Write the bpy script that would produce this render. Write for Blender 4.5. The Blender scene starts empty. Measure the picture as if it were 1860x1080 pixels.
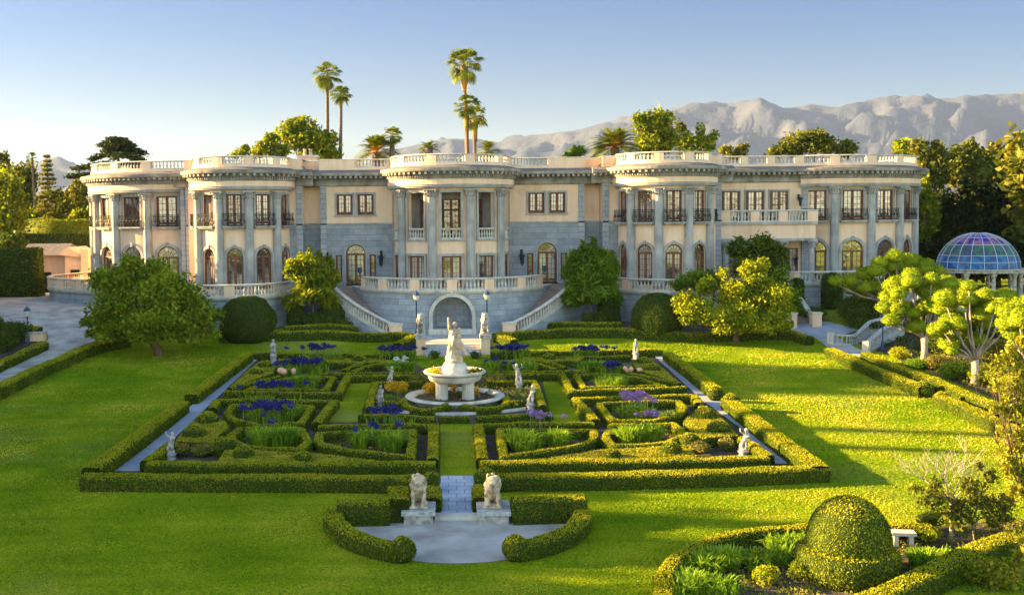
import bpy, math, random
import numpy as np
from mathutils import Vector, Matrix, noise
from mathutils.geometry import tessellate_polygon
R=math.radians; PI=math.pi; sin=math.sin; cos=math.cos
scene=bpy.context.scene; COL=scene.collection
# ---------------------------------------------------------------- camera, sky, sun, exposure
CAM=Vector((-0.2,0,11.37)); FPX=1900.; CX,CY=816.,495.; PITCH=3.013; ROLL=-0.55
cd=bpy.data.cameras.new('camera'); cam=bpy.data.objects.new('camera',cd); COL.objects.link(cam); scene.camera=cam
cam.location=CAM; cam.rotation_euler=(R(90-PITCH),0,R(0)); 
CM=Matrix.Rotation(R(90-PITCH),3,'X')@Matrix.Rotation(R(ROLL),3,'Z')
cam.rotation_euler=CM.to_euler()
cd.sensor_width=36; cd.lens=FPX/1860*36; cd.shift_x=(930-CX)/1860; cd.shift_y=-(540-CY)/1860
cd.clip_start=.5; cd.clip_end=40000
HAZE=.00004
SKY_SAT=1.1; SKY_S=(2.95,2.2,1.6); SKY_N=(.335,.315,.30); SKY_Z=(.02,.195,.39)
SUN_EL=15.; SUN_AZ=12.        # sun from the left, a little behind the facade plane
scene.view_settings.view_transform='Standard'; scene.view_settings.look='None'; scene.view_settings.exposure=3.0; scene.view_settings.gamma=1
wd=bpy.data.worlds.new("World"); scene.world=wd; wd.use_nodes=True
nt=wd.node_tree; bg=nt.nodes['Background']; sky=nt.nodes.new('ShaderNodeTexSky'); sky.sky_type='NISHITA'; sky.sun_disc=False
sky.sun_elevation=R(SUN_EL); sky.sun_rotation=math.atan2(-cos(R(SUN_AZ)),sin(R(SUN_AZ))); sky.air_density=1.0; sky.dust_density=.7; sky.ozone_density=3.0
hs_=nt.nodes.new('ShaderNodeHueSaturation'); hs_.inputs['Saturation'].default_value=SKY_SAT; nt.links.new(sky.outputs[0],hs_.inputs['Color'])
# added tint: southern sky brightened and warmed to fill the facade, northern half darkened
tcw=nt.nodes.new('ShaderNodeTexCoord'); spw=nt.nodes.new('ShaderNodeSeparateXYZ'); nt.links.new(tcw.outputs['Generated'],spw.inputs[0])
mrw=nt.nodes.new('ShaderNodeMapRange'); mrw.interpolation_type='SMOOTHSTEP'; mrw.inputs['From Min'].default_value=-.5; mrw.inputs['From Max'].default_value=.7
nt.links.new(spw.outputs['Y'],mrw.inputs['Value']); mxw=nt.nodes.new('ShaderNodeMix'); mxw.data_type='RGBA'; mxw.inputs['A'].default_value=(*SKY_S,1); mr2=nt.nodes.new('ShaderNodeMapRange'); mr2.inputs['From Min'].default_value=.03; mr2.inputs['From Max'].default_value=.24; nt.links.new(spw.outputs['Z'],mr2.inputs['Value']); mx2=nt.nodes.new('ShaderNodeMix'); mx2.data_type='RGBA'; mx2.inputs['A'].default_value=(*SKY_N,1); mx2.inputs['B'].default_value=(*SKY_Z,1); nt.links.new(mr2.outputs[0],mx2.inputs['Factor']); nt.links.new(mx2.outputs['Result'],mxw.inputs['B']); nt.links.new(mrw.outputs[0],mxw.inputs['Factor'])
vm=nt.nodes.new('ShaderNodeVectorMath'); vm.operation='MULTIPLY'; nt.links.new(hs_.outputs[0],vm.inputs[0]); nt.links.new(mxw.outputs['Result'],vm.inputs[1]); nt.links.new(vm.outputs[0],bg.inputs[0])
bg.inputs[1].default_value=0.05
sl=bpy.data.lights.new('sun','SUN'); so=bpy.data.objects.new('sun',sl); COL.objects.link(so)
sl.energy=5.0; sl.angle=R(.6); sl.color=(1,.70,.28)
SD=Vector((-cos(R(SUN_EL))*cos(R(SUN_AZ)),cos(R(SUN_EL))*sin(R(SUN_AZ)),sin(R(SUN_EL))))
so.rotation_euler=SD.to_track_quat('Z','Y').to_euler(); so.location=SD*300

# ---------------------------------------------------------------- layout helpers
def sm(t): t=max(0,min(1,t)); return t*t*(3-2*t)
def zg(x,y):
    """terrain height"""
    if y<72: z=.0237*y
    else: z=1.706+(.6+.5*sm((abs(x)-6)/4))*sm((y-72)/9)
    if y>20:
        z+=1.45*sm((y-66)/22)*sm((-x-21)/9)
        z+=1.0*sm((y-76)/10)*sm((x-25)/6)
    return z
def ray(px,py):
    v=Vector(((px-CX)/FPX,-(py-CY)/FPX,-1)); return (CM@v)
def at(px,py,Y):
    d=ray(px,py); t=Y/d.y; return CAM+d*t
def W(px,py,h=0.):
    """point h above the ground seen at that place of the photograph"""
    d=ray(px,py); d=d/d.y; f=lambda t:(CAM.z+d.z*t)-(zg(CAM.x+d.x*t,t)+h); t=20.
    while t<200 and f(t)>0: t+=.5
    lo,hi=t-.5,t
    for _ in range(20):
        m=(lo+hi)/2
        if f(m)>0: lo=m
        else: hi=m
    return CAM+d*hi
def smooth(pts,n=4,closed=False):
    P=[Vector(p) for p in pts]; m=len(P); out=[]
    rng=m if closed else m-1
    for i in range(rng):
        a=P[(i-1)%m] if closed or i>0 else P[0]; b=P[i]; c=P[(i+1)%m]; d=P[(i+2)%m] if closed or i+2<m else P[-1]
        for k in range(n):
            t=k/n; out.append(.5*((2*b)+(-a+c)*t+(2*a-5*b+4*c-d)*t*t+(-a+3*b-3*c+d)*t**3))
    if not closed: out.append(P[-1])
    return out
def resample(P,step,closed=False):
    P=[Vector(p) for p in P]
    if closed: P=P+[P[0]]
    out=[P[0]]
    for a,b in zip(P,P[1:]):
        L=(b-a).length; n=max(1,int(round(L/step)))
        for k in range(1,n+1): out.append(a.lerp(b,k/n))
    return out[:-1] if closed else out

# ---------------------------------------------------------------- materials
MATS={}
def mat(name,col,rough=.8,metal=0,**k):
    if name in MATS: return MATS[name]
    m=bpy.data.materials.new(name); m.use_nodes=True; MATS[name]=m
    n=m.node_tree.nodes; l=m.node_tree.links; b=n['Principled BSDF']
    b.inputs['Roughness'].default_value=rough; b.inputs['Metallic'].default_value=metal
    b.inputs['Base Color'].default_value=(*col,1)
    b.inputs['Specular IOR Level'].default_value=k.get('spec',.3)
    return m
def nodes(m): return m.node_tree.nodes,m.node_tree.links,m.node_tree.nodes['Principled BSDF']
def ramp(n,stops):
    r=n.new('ShaderNodeValToRGB'); e=r.color_ramp.elements
    while len(e)<len(stops): e.new(.5)
    for i,(p,c) in enumerate(stops): e[i].position=p; e[i].color=(*c,1)
    return r
def noisy(m,cols,scale=2.,detail=4,coord='Object',bump=0,bscale=None,dist=.05,mapping=None,streak=0):
    n,l,b=nodes(m); tc=n.new('ShaderNodeNewGeometry') ; src=tc.outputs['Position']
    if coord=='UV': t=n.new('ShaderNodeTexCoord'); src=t.outputs['UV']
    if mapping:
        mp=n.new('ShaderNodeMapping'); l.new(src,mp.inputs[0]); mp.inputs['Scale'].default_value=mapping; s1=mp.outputs[0]
    else: s1=src
    t=n.new('ShaderNodeTexNoise'); l.new(s1,t.inputs['Vector']); t.inputs['Scale'].default_value=scale; t.inputs['Detail'].default_value=detail
    st=[(.3+.4*i/(len(cols)-1),c) for i,c in enumerate(cols)]; r=ramp(n,st); l.new(t.outputs[0],r.inputs[0]); out=r.outputs[0]
    if streak:
        q=n.new('ShaderNodeMapping'); q.inputs['Scale'].default_value=(1,1,.12); l.new(src,q.inputs[0]); t5=n.new('ShaderNodeTexNoise'); t5.inputs['Scale'].default_value=2.2; t5.inputs['Detail'].default_value=7; t5.inputs['Roughness'].default_value=.65; l.new(q.outputs[0],t5.inputs['Vector'])
        r5=ramp(n,[(.33,(1-streak,1-streak,1-streak*.95)),(.52,(1,1,1)),(.7,(1.04,1.04,1.05))]); l.new(t5.outputs[0],r5.inputs[0]); m5=n.new('ShaderNodeMix'); m5.data_type='RGBA'; m5.blend_type='MULTIPLY'; m5.inputs['Factor'].default_value=1; l.new(out,m5.inputs['A']); l.new(r5.outputs[0],m5.inputs['B']); out=m5.outputs['Result']
    l.new(out,b.inputs['Base Color'])
    if bump:
        t2=n.new('ShaderNodeTexNoise'); l.new(src,t2.inputs['Vector']); t2.inputs['Scale'].default_value=bscale or scale*6; t2.inputs['Detail'].default_value=6
        bp=n.new('ShaderNodeBump'); bp.inputs['Strength'].default_value=bump; bp.inputs['Distance'].default_value=dist
        l.new(t2.outputs[0],bp.inputs['Height']); l.new(bp.outputs[0],b.inputs['Normal'])
    return m
def leafmat(name,c1,c2,c3,trans=.35,big=.5,rnd=.85,amp=1.6):
    """leaf material: every leaf its own tone, slow change over the plant, light passing through"""
    if name in MATS: return MATS[name]
    c1,c2,c3=[(c[0]*1.35,c[1]*1.3,c[2]*.7) for c in (c1,c2,c3)]; m=mat(name,c1,.6,spec=.08); n,l,b=nodes(m)
    g=n.new('ShaderNodeNewGeometry'); r=ramp(n,[(0,c1),(.5,c2),(1,c3)])
    t=n.new('ShaderNodeTexNoise'); t.inputs['Scale'].default_value=big; t.inputs['Detail'].default_value=3; l.new(g.outputs['Position'],t.inputs['Vector'])
    a=n.new('ShaderNodeMath'); a.operation='MULTIPLY_ADD'; a.inputs[1].default_value=rnd; l.new(g.outputs['Random Per Island'],a.inputs[0])
    s=n.new('ShaderNodeMath'); s.operation='MULTIPLY_ADD'; s.inputs[1].default_value=amp; s.inputs[2].default_value=.5-amp*.5-rnd*.47; l.new(t.outputs[0],s.inputs[0]); l.new(s.outputs[0],a.inputs[2])
    l.new(a.outputs[0],r.inputs[0]); l.new(r.outputs[0],b.inputs['Base Color'])
    tr=n.new('ShaderNodeBsdfTranslucent'); hs=n.new('ShaderNodeHueSaturation'); hs.inputs['Value'].default_value=1.6; hs.inputs['Saturation'].default_value=1.15
    l.new(r.outputs[0],hs.inputs['Color']); l.new(hs.outputs[0],tr.inputs[0])
    mx=n.new('ShaderNodeMixShader'); mx.inputs[0].default_value=trans; l.new(b.outputs[0],mx.inputs[1]); l.new(tr.outputs[0],mx.inputs[2])
    l.new(mx.outputs[0],n['Material Output'].inputs[0]); return m
def brickmat(name,c1,c2,mortar,bw,bh,ms=.02,bump=.4,stain=None):
    m=mat(name,c1,.85); n,l,b=nodes(m)
    tc=n.new('ShaderNodeTexCoord'); br=n.new('ShaderNodeTexBrick'); l.new(tc.outputs['UV'],br.inputs['Vector'])
    br.inputs['Scale'].default_value=1; br.inputs['Brick Width'].default_value=bw; br.inputs['Row Height'].default_value=bh
    br.inputs['Mortar Size'].default_value=ms; br.inputs['Mortar Smooth'].default_value=.2
    br.inputs['Color1'].default_value=(*c1,1); br.inputs['Color2'].default_value=(*c2,1); br.inputs['Mortar'].default_value=(*mortar,1)
    g=n.new('ShaderNodeNewGeometry'); t=n.new('ShaderNodeTexNoise'); t.inputs['Scale'].default_value=1.1; t.inputs['Detail'].default_value=8; t.inputs['Roughness'].default_value=.65
    l.new(g.outputs['Position'],t.inputs['Vector']); r=ramp(n,[(.3,stain or (.7,.72,.76)),(.7,(1.12,1.1,1.06))]); l.new(t.outputs[0],r.inputs[0])
    mx=n.new('ShaderNodeMix'); mx.data_type='RGBA'; mx.blend_type='MULTIPLY'; mx.inputs['Factor'].default_value=1
    l.new(br.outputs['Color'],mx.inputs['A']); l.new(r.outputs[0],mx.inputs['B']); l.new(mx.outputs['Result'],b.inputs['Base Color'])
    bp=n.new('ShaderNodeBump'); bp.invert=True; bp.inputs['Strength'].default_value=bump; bp.inputs['Distance'].default_value=.03
    l.new(br.outputs['Fac'],bp.inputs['Height']); l.new(bp.outputs[0],b.inputs['Normal']); return m

M_plaster=noisy(mat('cream_plaster',(.7,.5,.33),.85),[(.70,.45,.275),(.82,.565,.38),(.77,.51,.33)],.35,5,bump=.15,bscale=25,dist=.01,streak=.12)
M_stone=noisy(mat('grey_limestone',(.3,.31,.34),.8),[(.26,.245,.23),(.36,.34,.315),(.45,.41,.365)],.9,8,bump=.3,bscale=14,dist=.02,streak=.3)
M_corn=noisy(mat('shaded_weathered_cornice_stone',(.3,.27,.23),.85),[(.19,.165,.14),(.30,.27,.235),(.40,.365,.32)],1.1,8,bump=.3,bscale=14,dist=.02,streak=.3)  # streaked stone, darkened overall to paint in shading at the cornice
M_pale=noisy(mat('pale_stone',(.5,.46,.4),.8),[(.44,.40,.34),(.56,.51,.43),(.62,.57,.48)],1.2,7,bump=.25,bscale=18,dist=.015,streak=.3)
M_ashlar=brickmat('grey_ashlar_blocks',(.27,.28,.30),(.345,.355,.375),(.17,.18,.195),1.9,.5,.016)
M_terr=brickmat('terrace_ashlar_blocks',(.29,.31,.345),(.385,.41,.435),(.19,.205,.225),1.25,.46,.016)
M_quoin=brickmat('quoin_blocks',(.33,.33,.35),(.41,.40,.41),(.17,.17,.19),2.,.42)
M_wood=noisy(mat('dark_red_wood',(.12,.045,.02),.5),[(.09,.03,.016),(.19,.068,.03)],3,4)
M_wood2=noisy(mat('brown_oak_wood',(.2,.09,.04),.5),[(.11,.042,.02),(.22,.085,.038)],3,4)
M_iron=mat('black_iron',(.02,.022,.03),.5,.3)
M_roof=noisy(mat('roof_tiles',(.13,.11,.11),.8),[(.12,.10,.10),(.2,.17,.16)],2,5,bump=.5,bscale=6)
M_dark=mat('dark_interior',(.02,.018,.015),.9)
M_marble=noisy(mat('weathered_marble',(.5,.46,.42),.7),[(.13,.11,.095),(.36,.33,.29),(.50,.46,.41)],4.5,9,bump=.5,bscale=20,dist=.02)
M_tan=noisy(mat('tan_weathered_stone',(.45,.33,.2),.85),[(.17,.125,.085),(.42,.33,.22),(.58,.47,.34)],5,9,bump=.7,bscale=16,dist=.03)
M_greyst=noisy(mat('grey_old_stone',(.4,.4,.4),.85),[(.20,.20,.20),(.38,.37,.36),(.5,.48,.46)],6,9,bump=.6,bscale=22,dist=.02)
M_soil=noisy(mat('soil',(.06,.04,.03),.95),[(.035,.028,.018),(.075,.055,.035),(.12,.09,.06)],5,8,bump=.8,bscale=14,dist=.05)
M_gravel=noisy(mat('gravel',(.3,.3,.32),.9),[(.25,.22,.20),(.39,.36,.33),(.51,.47,.43)],.8,15,bump=.6,bscale=45,dist=.02)
M_path=noisy(mat('path_gravel',(.25,.27,.33),.9),[(.24,.26,.32),(.36,.37,.42)],1.5,12,bump=.4,bscale=40,dist=.02)
M_bark=noisy(mat('brown_bark',(.12,.08,.05),.9),[(.07,.045,.03),(.16,.10,.06),(.22,.15,.09)],5,6,bump=.8,bscale=12,dist=.05,mapping=(1,1,.25))
M_pbark=noisy(mat('pale_bark',(.4,.33,.27),.85),[(.14,.11,.085),(.30,.245,.20),(.42,.35,.29)],4,8,bump=.5,bscale=14,dist=.03,mapping=(1,1,.4))
M_palmbark=noisy(mat('palm_bark',(.15,.1,.06),.9),[(.10,.065,.045),(.2,.14,.10)],6,4,bump=.6,bscale=10,dist=.05)
def glassmat(name,c1,c2,refl=.45):
    m=mat(name,c1,.12,spec=.5); n,l,b=nodes(m)
    g=n.new('ShaderNodeNewGeometry'); t=n.new('ShaderNodeTexNoise'); t.inputs['Scale'].default_value=.55; t.inputs['Detail'].default_value=2
    l.new(g.outputs['Position'],t.inputs['Vector']); r=ramp(n,[(.42,c1),(.52,c2)]); l.new(t.outputs[0],r.inputs[0]); l.new(r.outputs[0],b.inputs['Base Color'])
    gl=n.new('ShaderNodeBsdfGlossy'); gl.inputs['Roughness'].default_value=.04; gl.inputs[0].default_value=(.9,.9,.9,1)
    bp=n.new('ShaderNodeBump'); bp.inputs['Strength'].default_value=.25; bp.inputs['Distance'].default_value=.05; t3=n.new('ShaderNodeTexNoise'); t3.inputs['Scale'].default_value=2.5
    l.new(g.outputs['Position'],t3.inputs['Vector']); l.new(t3.outputs[0],bp.inputs['Height']); l.new(bp.outputs[0],gl.inputs['Normal'])
    mx=n.new('ShaderNodeMixShader'); mx.inputs[0].default_value=refl; l.new(b.outputs[0],mx.inputs[1]); l.new(gl.outputs[0],mx.inputs[2]); l.new(mx.outputs[0],n['Material Output'].inputs[0]); return m
M_glass=glassmat('window_glass_curtained',(.07,.06,.05),(.50,.44,.35),.17)
M_glass2=glassmat('window_glass_dark',(.03,.025,.02),(.16,.12,.08),.4)
def grassmat():
    m=mat('lawn_grass',(.05,.12,.01),.9,spec=0.02); n,l,b=nodes(m)
    g=n.new('ShaderNodeNewGeometry')
    def nz(s,d,mp=None):
        t=n.new('ShaderNodeTexNoise'); t.inputs['Scale'].default_value=s; t.inputs['Detail'].default_value=d
        if mp: q=n.new('ShaderNodeMapping'); q.inputs['Scale'].default_value=mp; l.new(g.outputs['Position'],q.inputs[0]); l.new(q.outputs[0],t.inputs['Vector'])
        else: l.new(g.outputs['Position'],t.inputs['Vector'])
        return t.outputs[0]
    a=ramp(n,[(.3,(.115,.17,.003)),(.5,(.19,.245,.005)),(.72,(.30,.30,.014))]); l.new(nz(.22,5),a.inputs[0])
    f=ramp(n,[(.36,(.45,.52,.45)),(.5,(1,1,1)),(.64,(1.6,1.4,1.4))]); l.new(nz(22,9,(.6,1,1)),f.inputs[0])
    mx=n.new('ShaderNodeMix'); mx.data_type='RGBA'; mx.blend_type='MULTIPLY'; mx.inputs['Factor'].default_value=1; l.new(a.outputs[0],mx.inputs['A']); l.new(f.outputs[0],mx.inputs['B'])
    st=ramp(n,[(.3,(.72,.78,.75)),(.5,(1,1,1)),(.7,(1.22,1.12,1.2))]); l.new(nz(1.3,6,(.22,1,1)),st.inputs[0]); m0=n.new('ShaderNodeMix'); m0.data_type='RGBA'; m0.blend_type='MULTIPLY'; m0.inputs['Factor'].default_value=1; l.new(mx.outputs['Result'],m0.inputs['A']); l.new(st.outputs[0],m0.inputs['B']); mx=m0
    d=ramp(n,[(.56,(0,0,0)),(.78,(.8,.8,.8))]); l.new(nz(.13,6),d.inputs[0])
    m2=n.new('ShaderNodeMix'); m2.data_type='RGBA'; l.new(d.outputs[0],m2.inputs['Factor']); l.new(mx.outputs['Result'],m2.inputs['A']); m2.inputs['B'].default_value=(.30,.26,.07,1)
    l.new(m2.outputs['Result'],b.inputs['Base Color'])
    bp=n.new('ShaderNodeBump'); bp.inputs['Strength'].default_value=1; bp.inputs['Distance'].default_value=.05; l.new(nz(16,9,(.7,1,1)),bp.inputs['Height']); l.new(bp.outputs[0],b.inputs['Normal'])
    return m
M_lawn=grassmat()
LB=leafmat('boxwood_leaves',(.045,.07,.004),(.085,.12,.007),(.17,.17,.012),.22,.8,.6)
LB2=leafmat('boxwood_plateau_leaves',(.045,.07,.004),(.085,.12,.007),(.17,.17,.012),.22,1.4,.6)
LBT=leafmat('boxwood_skylit_new_growth',(.14,.155,.008),(.23,.235,.012),(.36,.30,.03),.25,.8,.5)  # yellowish new growth, lightened further to paint in light from above
LBT2=leafmat('boxwood_skylit_clipped_top',(.15,.16,.015),(.25,.235,.025),(.40,.32,.07),.22,1.6,.5)  # clipped top tone, part of its paleness is painted sky light
M_twig_shade=mat('hedge_twigs_shade',(.03,.042,.008),.9,spec=.05)  # twig colour darkened to paint the shade inside the hedge
LD=leafmat('dark_shrub_leaves',(.022,.040,.010),(.045,.07,.014),(.08,.10,.02),.15,.8)
LG=leafmat('green_tree_leaves',(.03,.07,.010),(.08,.14,.018),(.14,.19,.03),.35,.5)
LT=leafmat('broadleaf_lawn_tree_leaves',(.05,.085,.010),(.12,.165,.016),(.25,.26,.03),.35,.6)
LY=leafmat('yellow_green_leaves',(.07,.10,.012),(.16,.195,.018),(.33,.31,.03),.4,.5)
LY2=leafmat('spring_green_leaves',(.045,.075,.010),(.12,.15,.016),(.23,.225,.025),.35,.7)
LC=leafmat('cloud_topiary_leaves',(.065,.115,.008),(.14,.19,.010),(.25,.265,.02),.22,1.5)
LO=leafmat('olive_oak_leaves',(.035,.05,.014),(.075,.09,.022),(.15,.13,.03),.25,.25)
LDK=leafmat('shadowed_dark_evergreen_leaves',(.007,.012,.005),(.014,.022,.008),(.03,.036,.012),.05,.3)  # dark leaves, blackened further to paint in the mansion's shadow
LE=leafmat('cedar_needles',(.018,.03,.018),(.035,.05,.028),(.06,.07,.035),.1,.4)
LP=leafmat('palm_fronds',(.05,.075,.02),(.10,.13,.03),(.19,.19,.05),.25,.5)
LPD=leafmat('dead_palm_skirt',(.16,.10,.04),(.28,.17,.07),(.38,.24,.10),.2,1)
LDT=leafmat('orange_frond_bases',(.30,.12,.02),(.45,.18,.02),(.55,.28,.04),.3,1)
LA=leafmat('strap_leaves',(.06,.12,.012),(.13,.22,.02),(.24,.32,.05),.3,.8)
LR=leafmat('rose_bush_leaves',(.06,.06,.02),(.13,.13,.04),(.25,.20,.10),.25,2)
LGR=leafmat('grass_blades',(.075,.145,.004),(.145,.22,.008),(.36,.31,.07),.3,.28,.35,2.6)
LO2=leafmat('small_olive_leaves',(.07,.08,.015),(.16,.17,.025),(.28,.25,.04),.35,.6)
LYF=leafmat('yellow_foliage',(.22,.16,.02),(.42,.28,.03),(.55,.36,.05),.35,2)
MF_blue=noisy(mat('blue_violet_petals',(.03,.03,.25),.6),[(.014,.014,.10),(.035,.035,.24)],9,3)
MF_vio=noisy(mat('lilac_petals',(.3,.15,.4),.6),[(.22,.10,.34),(.45,.28,.52)],9,3)
MF_white=mat('white_petals',(.6,.58,.55),.6)
MF_pink=mat('peach_petals',(.7,.35,.25),.6)
M_stem=mat('flower_stem',(.14,.22,.05),.6)

# ---------------------------------------------------------------- mesh helpers
def link(name,me,parent=None,mats=()):
    o=bpy.data.objects.new(name,me); COL.objects.link(o)
    if parent is not None: o.parent=parent
    for m in mats:
        if m.name not in [x.name for x in me.materials if x]: me.materials.append(m)
    return o
def tag(o,label=None,cat=None,group=None,kind=None):
    if label: o['label']=label
    if cat: o['category']=cat
    if group: o['group']=group
    if kind: o['kind']=kind
    return o
def empty(name,loc,label,cat,group=None,rz=0):
    o=bpy.data.objects.new(name,None); COL.objects.link(o); o.location=loc; o.rotation_euler=(0,0,rz); o.empty_display_size=.1
    return tag(o,label,cat,group)
class MB:
    def __init__(s): s.v=[];s.f=[];s.uv=[]
    def add(s,V,F,UV=None):
        b=len(s.v); s.v+=[tuple(p) for p in V]; s.f+=[tuple(i+b for i in f) for f in F]
        s.uv+=UV if UV else [[(0,0)]*len(f) for f in F]
        return s
    def box(s,a,b,M=None):
        x0,y0,z0=a;x1,y1,z1=b
        V=[Vector(p) for p in ((x0,y0,z0),(x1,y0,z0),(x1,y1,z0),(x0,y1,z0),(x0,y0,z1),(x1,y0,z1),(x1,y1,z1),(x0,y1,z1))]
        F=[(0,3,2,1),(4,5,6,7),(0,1,5,4),(1,2,6,5),(2,3,7,6),(3,0,4,7)]
        UV=[[((V[i].x+V[i].y) if k>1 else V[i].x,(V[i].z if k>1 else V[i].y)) for i in f] for k,f in enumerate(F)]
        if M is not None: V=[M@p for p in V]
        return s.add(V,F,UV)
    def tube(s,P,r,n=8,cap=True,sq=1.):
        """tapered tube through points P with radii r"""
        P=[Vector(p) for p in P]
        if not hasattr(r,'__len__'): r=[r]*len(P)
        V=[];F=[];up=None
        for i,p in enumerate(P):
            t=(P[min(i+1,len(P)-1)]-P[max(i-1,0)]).normalized()
            if up is None: up=t.orthogonal().normalized()
            up=(up-t*up.dot(t)); up=up.normalized() if up.length>1e-5 else t.orthogonal().normalized()
            w=t.cross(up)
            for k in range(n): a=2*PI*k/n; V.append(p+up*(cos(a)*r[i])+w*(sin(a)*r[i]*sq))
        for i in range(len(P)-1):
            for k in range(n): F.append((i*n+k,i*n+(k+1)%n,(i+1)*n+(k+1)%n,(i+1)*n+k))
        if cap: F.append(tuple(range(n))[::-1]); F.append(tuple((len(P)-1)*n+k for k in range(n)))
        return s.add(V,F)
    def lathe(s,prof,c=(0,0,0),n=16,M=None,cap=True):
        V=[];F=[];c=Vector(c)
        for r,z in prof:
            for k in range(n): a=2*PI*k/n; V.append(Vector((c.x+r*cos(a),c.y+r*sin(a),c.z+z)))
        m=len(prof)
        for i in range(m-1):
            for k in range(n): F.append((i*n+k,i*n+(k+1)%n,(i+1)*n+(k+1)%n,(i+1)*n+k))
        if cap: F.append(tuple(range(n))[::-1]); F.append(tuple((m-1)*n+k for k in range(n)))
        if M is not None: V=[M@p for p in V]
        return s.add(V,F)
    def ell(s,c,r,n=14,m=8,M=None):
        c=Vector(c); 
        if not hasattr(r,'__len__'): r=(r,r,r)
        V=[Vector((0,0,-1))]
        for i in range(1,m):
            a=-PI/2+PI*i/m
            for k in range(n): b=2*PI*k/n; V.append(Vector((cos(a)*cos(b),cos(a)*sin(b),sin(a))))
        V.append(Vector((0,0,1))); F=[]
        for k in range(n): F.append((0,1+(k+1)%n,1+k))
        for i in range(m-2):
            for k in range(n): F.append((1+i*n+k,1+i*n+(k+1)%n,1+(i+1)*n+(k+1)%n,1+(i+1)*n+k))
        L=len(V)-1
        for k in range(n): F.append((L,1+(m-2)*n+k,1+(m-2)*n+(k+1)%n))
        V=[Vector((p.x*r[0],p.y*r[1],p.z*r[2])) for p in V]
        if M is not None: V=[M@p for p in V]
        return s.add([p+c for p in V],F)
    def poly(s,P,z0,z1,uvs=1.):
        """vertical prism over a polygon (z0, z1 numbers or functions)"""
        n=len(P); f0=z0 if callable(z0) else (lambda x,y:z0); f1=z1 if callable(z1) else (lambda x,y:z1)
        V=[(p[0],p[1],f0(p[0],p[1])) for p in P]+[(p[0],p[1],f1(p[0],p[1])) for p in P]
        T=tessellate_polygon([[Vector((p[0],p[1],0)) for p in P]]); F=[];UV=[]
        for t in T:
            a,b,c=[Vector((P[i][0],P[i][1])) for i in t]
            if (b-a).cross(c-a)<0: t=(t[0],t[2],t[1])
            F.append(tuple(i+n for i in t)); UV.append([(P[i][0],P[i][1]) for i in t])
            F.append(tuple(t[::-1])); UV.append([(P[i][0],P[i][1]) for i in t[::-1]])
        area=sum(P[i][0]*P[(i+1)%n][1]-P[(i+1)%n][0]*P[i][1] for i in range(n)); L=0
        for i in range(n):
            j=(i+1)%n; d=math.hypot(P[j][0]-P[i][0],P[j][1]-P[i][1])
            q=(i,j,j+n,i+n); u=[(L,V[i][2]),(L+d,V[j][2]),(L+d,V[j+n][2]),(L,V[i+n][2])]
            if area<0: q=q[::-1]; u=u[::-1]
            F.append(q); UV.append(u); L+=d
        return s.add(V,F,UV)
    def mesh(s,name,smooth=False):
        me=bpy.data.meshes.new(name); me.from_pydata([tuple(p) for p in s.v],[],s.f)
        uv=me.uv_layers.new(name='UVMap'); flat=[c for f in s.uv for p in f for c in p]; uv.data.foreach_set('uv',flat)
        if smooth: me.polygons.foreach_set('use_smooth',[True]*len(me.polygons))
        me.update(); return me
    def build(s,name,m,parent=None,smooth=False):
        return link(name,s.mesh(name,smooth),parent,(m,))
def quads_mesh(name,V,extra=None,m=None,parent=None):
    """V: (n,4,3) leaf quads; extra: MB whose faces come first"""
    n=len(V); ev=np.array(extra.v,dtype=np.float32).reshape(-1,3) if extra and extra.v else np.zeros((0,3),np.float32)
    ef=extra.f if extra else []
    co=np.concatenate([ev,np.asarray(V,np.float32).reshape(-1,3)])
    me=bpy.data.meshes.new(name); me.vertices.add(len(co)); me.vertices.foreach_set('co',co.ravel())
    loops=[i for f in ef for i in f]; sizes=[len(f) for f in ef]
    L=np.concatenate([np.array(loops,dtype=np.int32),np.arange(len(ev),len(ev)+4*n,dtype=np.int32)])
    S=np.concatenate([np.array(sizes,dtype=np.int32),np.full(n,4,np.int32)]); st=np.concatenate([[0],np.cumsum(S)[:-1]]).astype(np.int32)
    me.loops.add(len(L)); me.loops.foreach_set('vertex_index',L); me.polygons.add(len(S)); me.polygons.foreach_set('loop_start',st)
    me.update(calc_edges=True)
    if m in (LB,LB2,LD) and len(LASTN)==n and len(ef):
        # hedge: twiggy body darkened as inner shade, leaves, clipped new growth lightened as skylit
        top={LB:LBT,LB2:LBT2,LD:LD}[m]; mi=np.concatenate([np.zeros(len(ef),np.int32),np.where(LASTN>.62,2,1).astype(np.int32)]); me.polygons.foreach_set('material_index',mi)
        o=link(name,me,parent); me.materials.append(M_twig_shade); me.materials.append(m); me.materials.append(top); return o
    return link(name,me,parent,(m,) if m else ())
def leaves(C,Nn,size,rng,flat=.6,asp=1.7):
    """quads at centres C, roughly facing Nn"""
    n=len(C)
    r=rng.normal(size=(n,3)); d=Nn*flat+r*(1-flat)*.9+1e-6; d/=np.linalg.norm(d,axis=1)[:,None]
    a=rng.normal(size=(n,3)); a-=d*(a*d).sum(1)[:,None]; a/=np.linalg.norm(a,axis=1)[:,None]+1e-9; b=np.cross(d,a)
    s=(size*rng.uniform(.6,1.35,n))[:,None]; 
    return np.stack([C-a*s*asp*.5,C-b*s*.5-a*s*.05,C+a*s*asp*.5,C+b*s*.5-a*s*.05],1)
LASTN=[]
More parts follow.
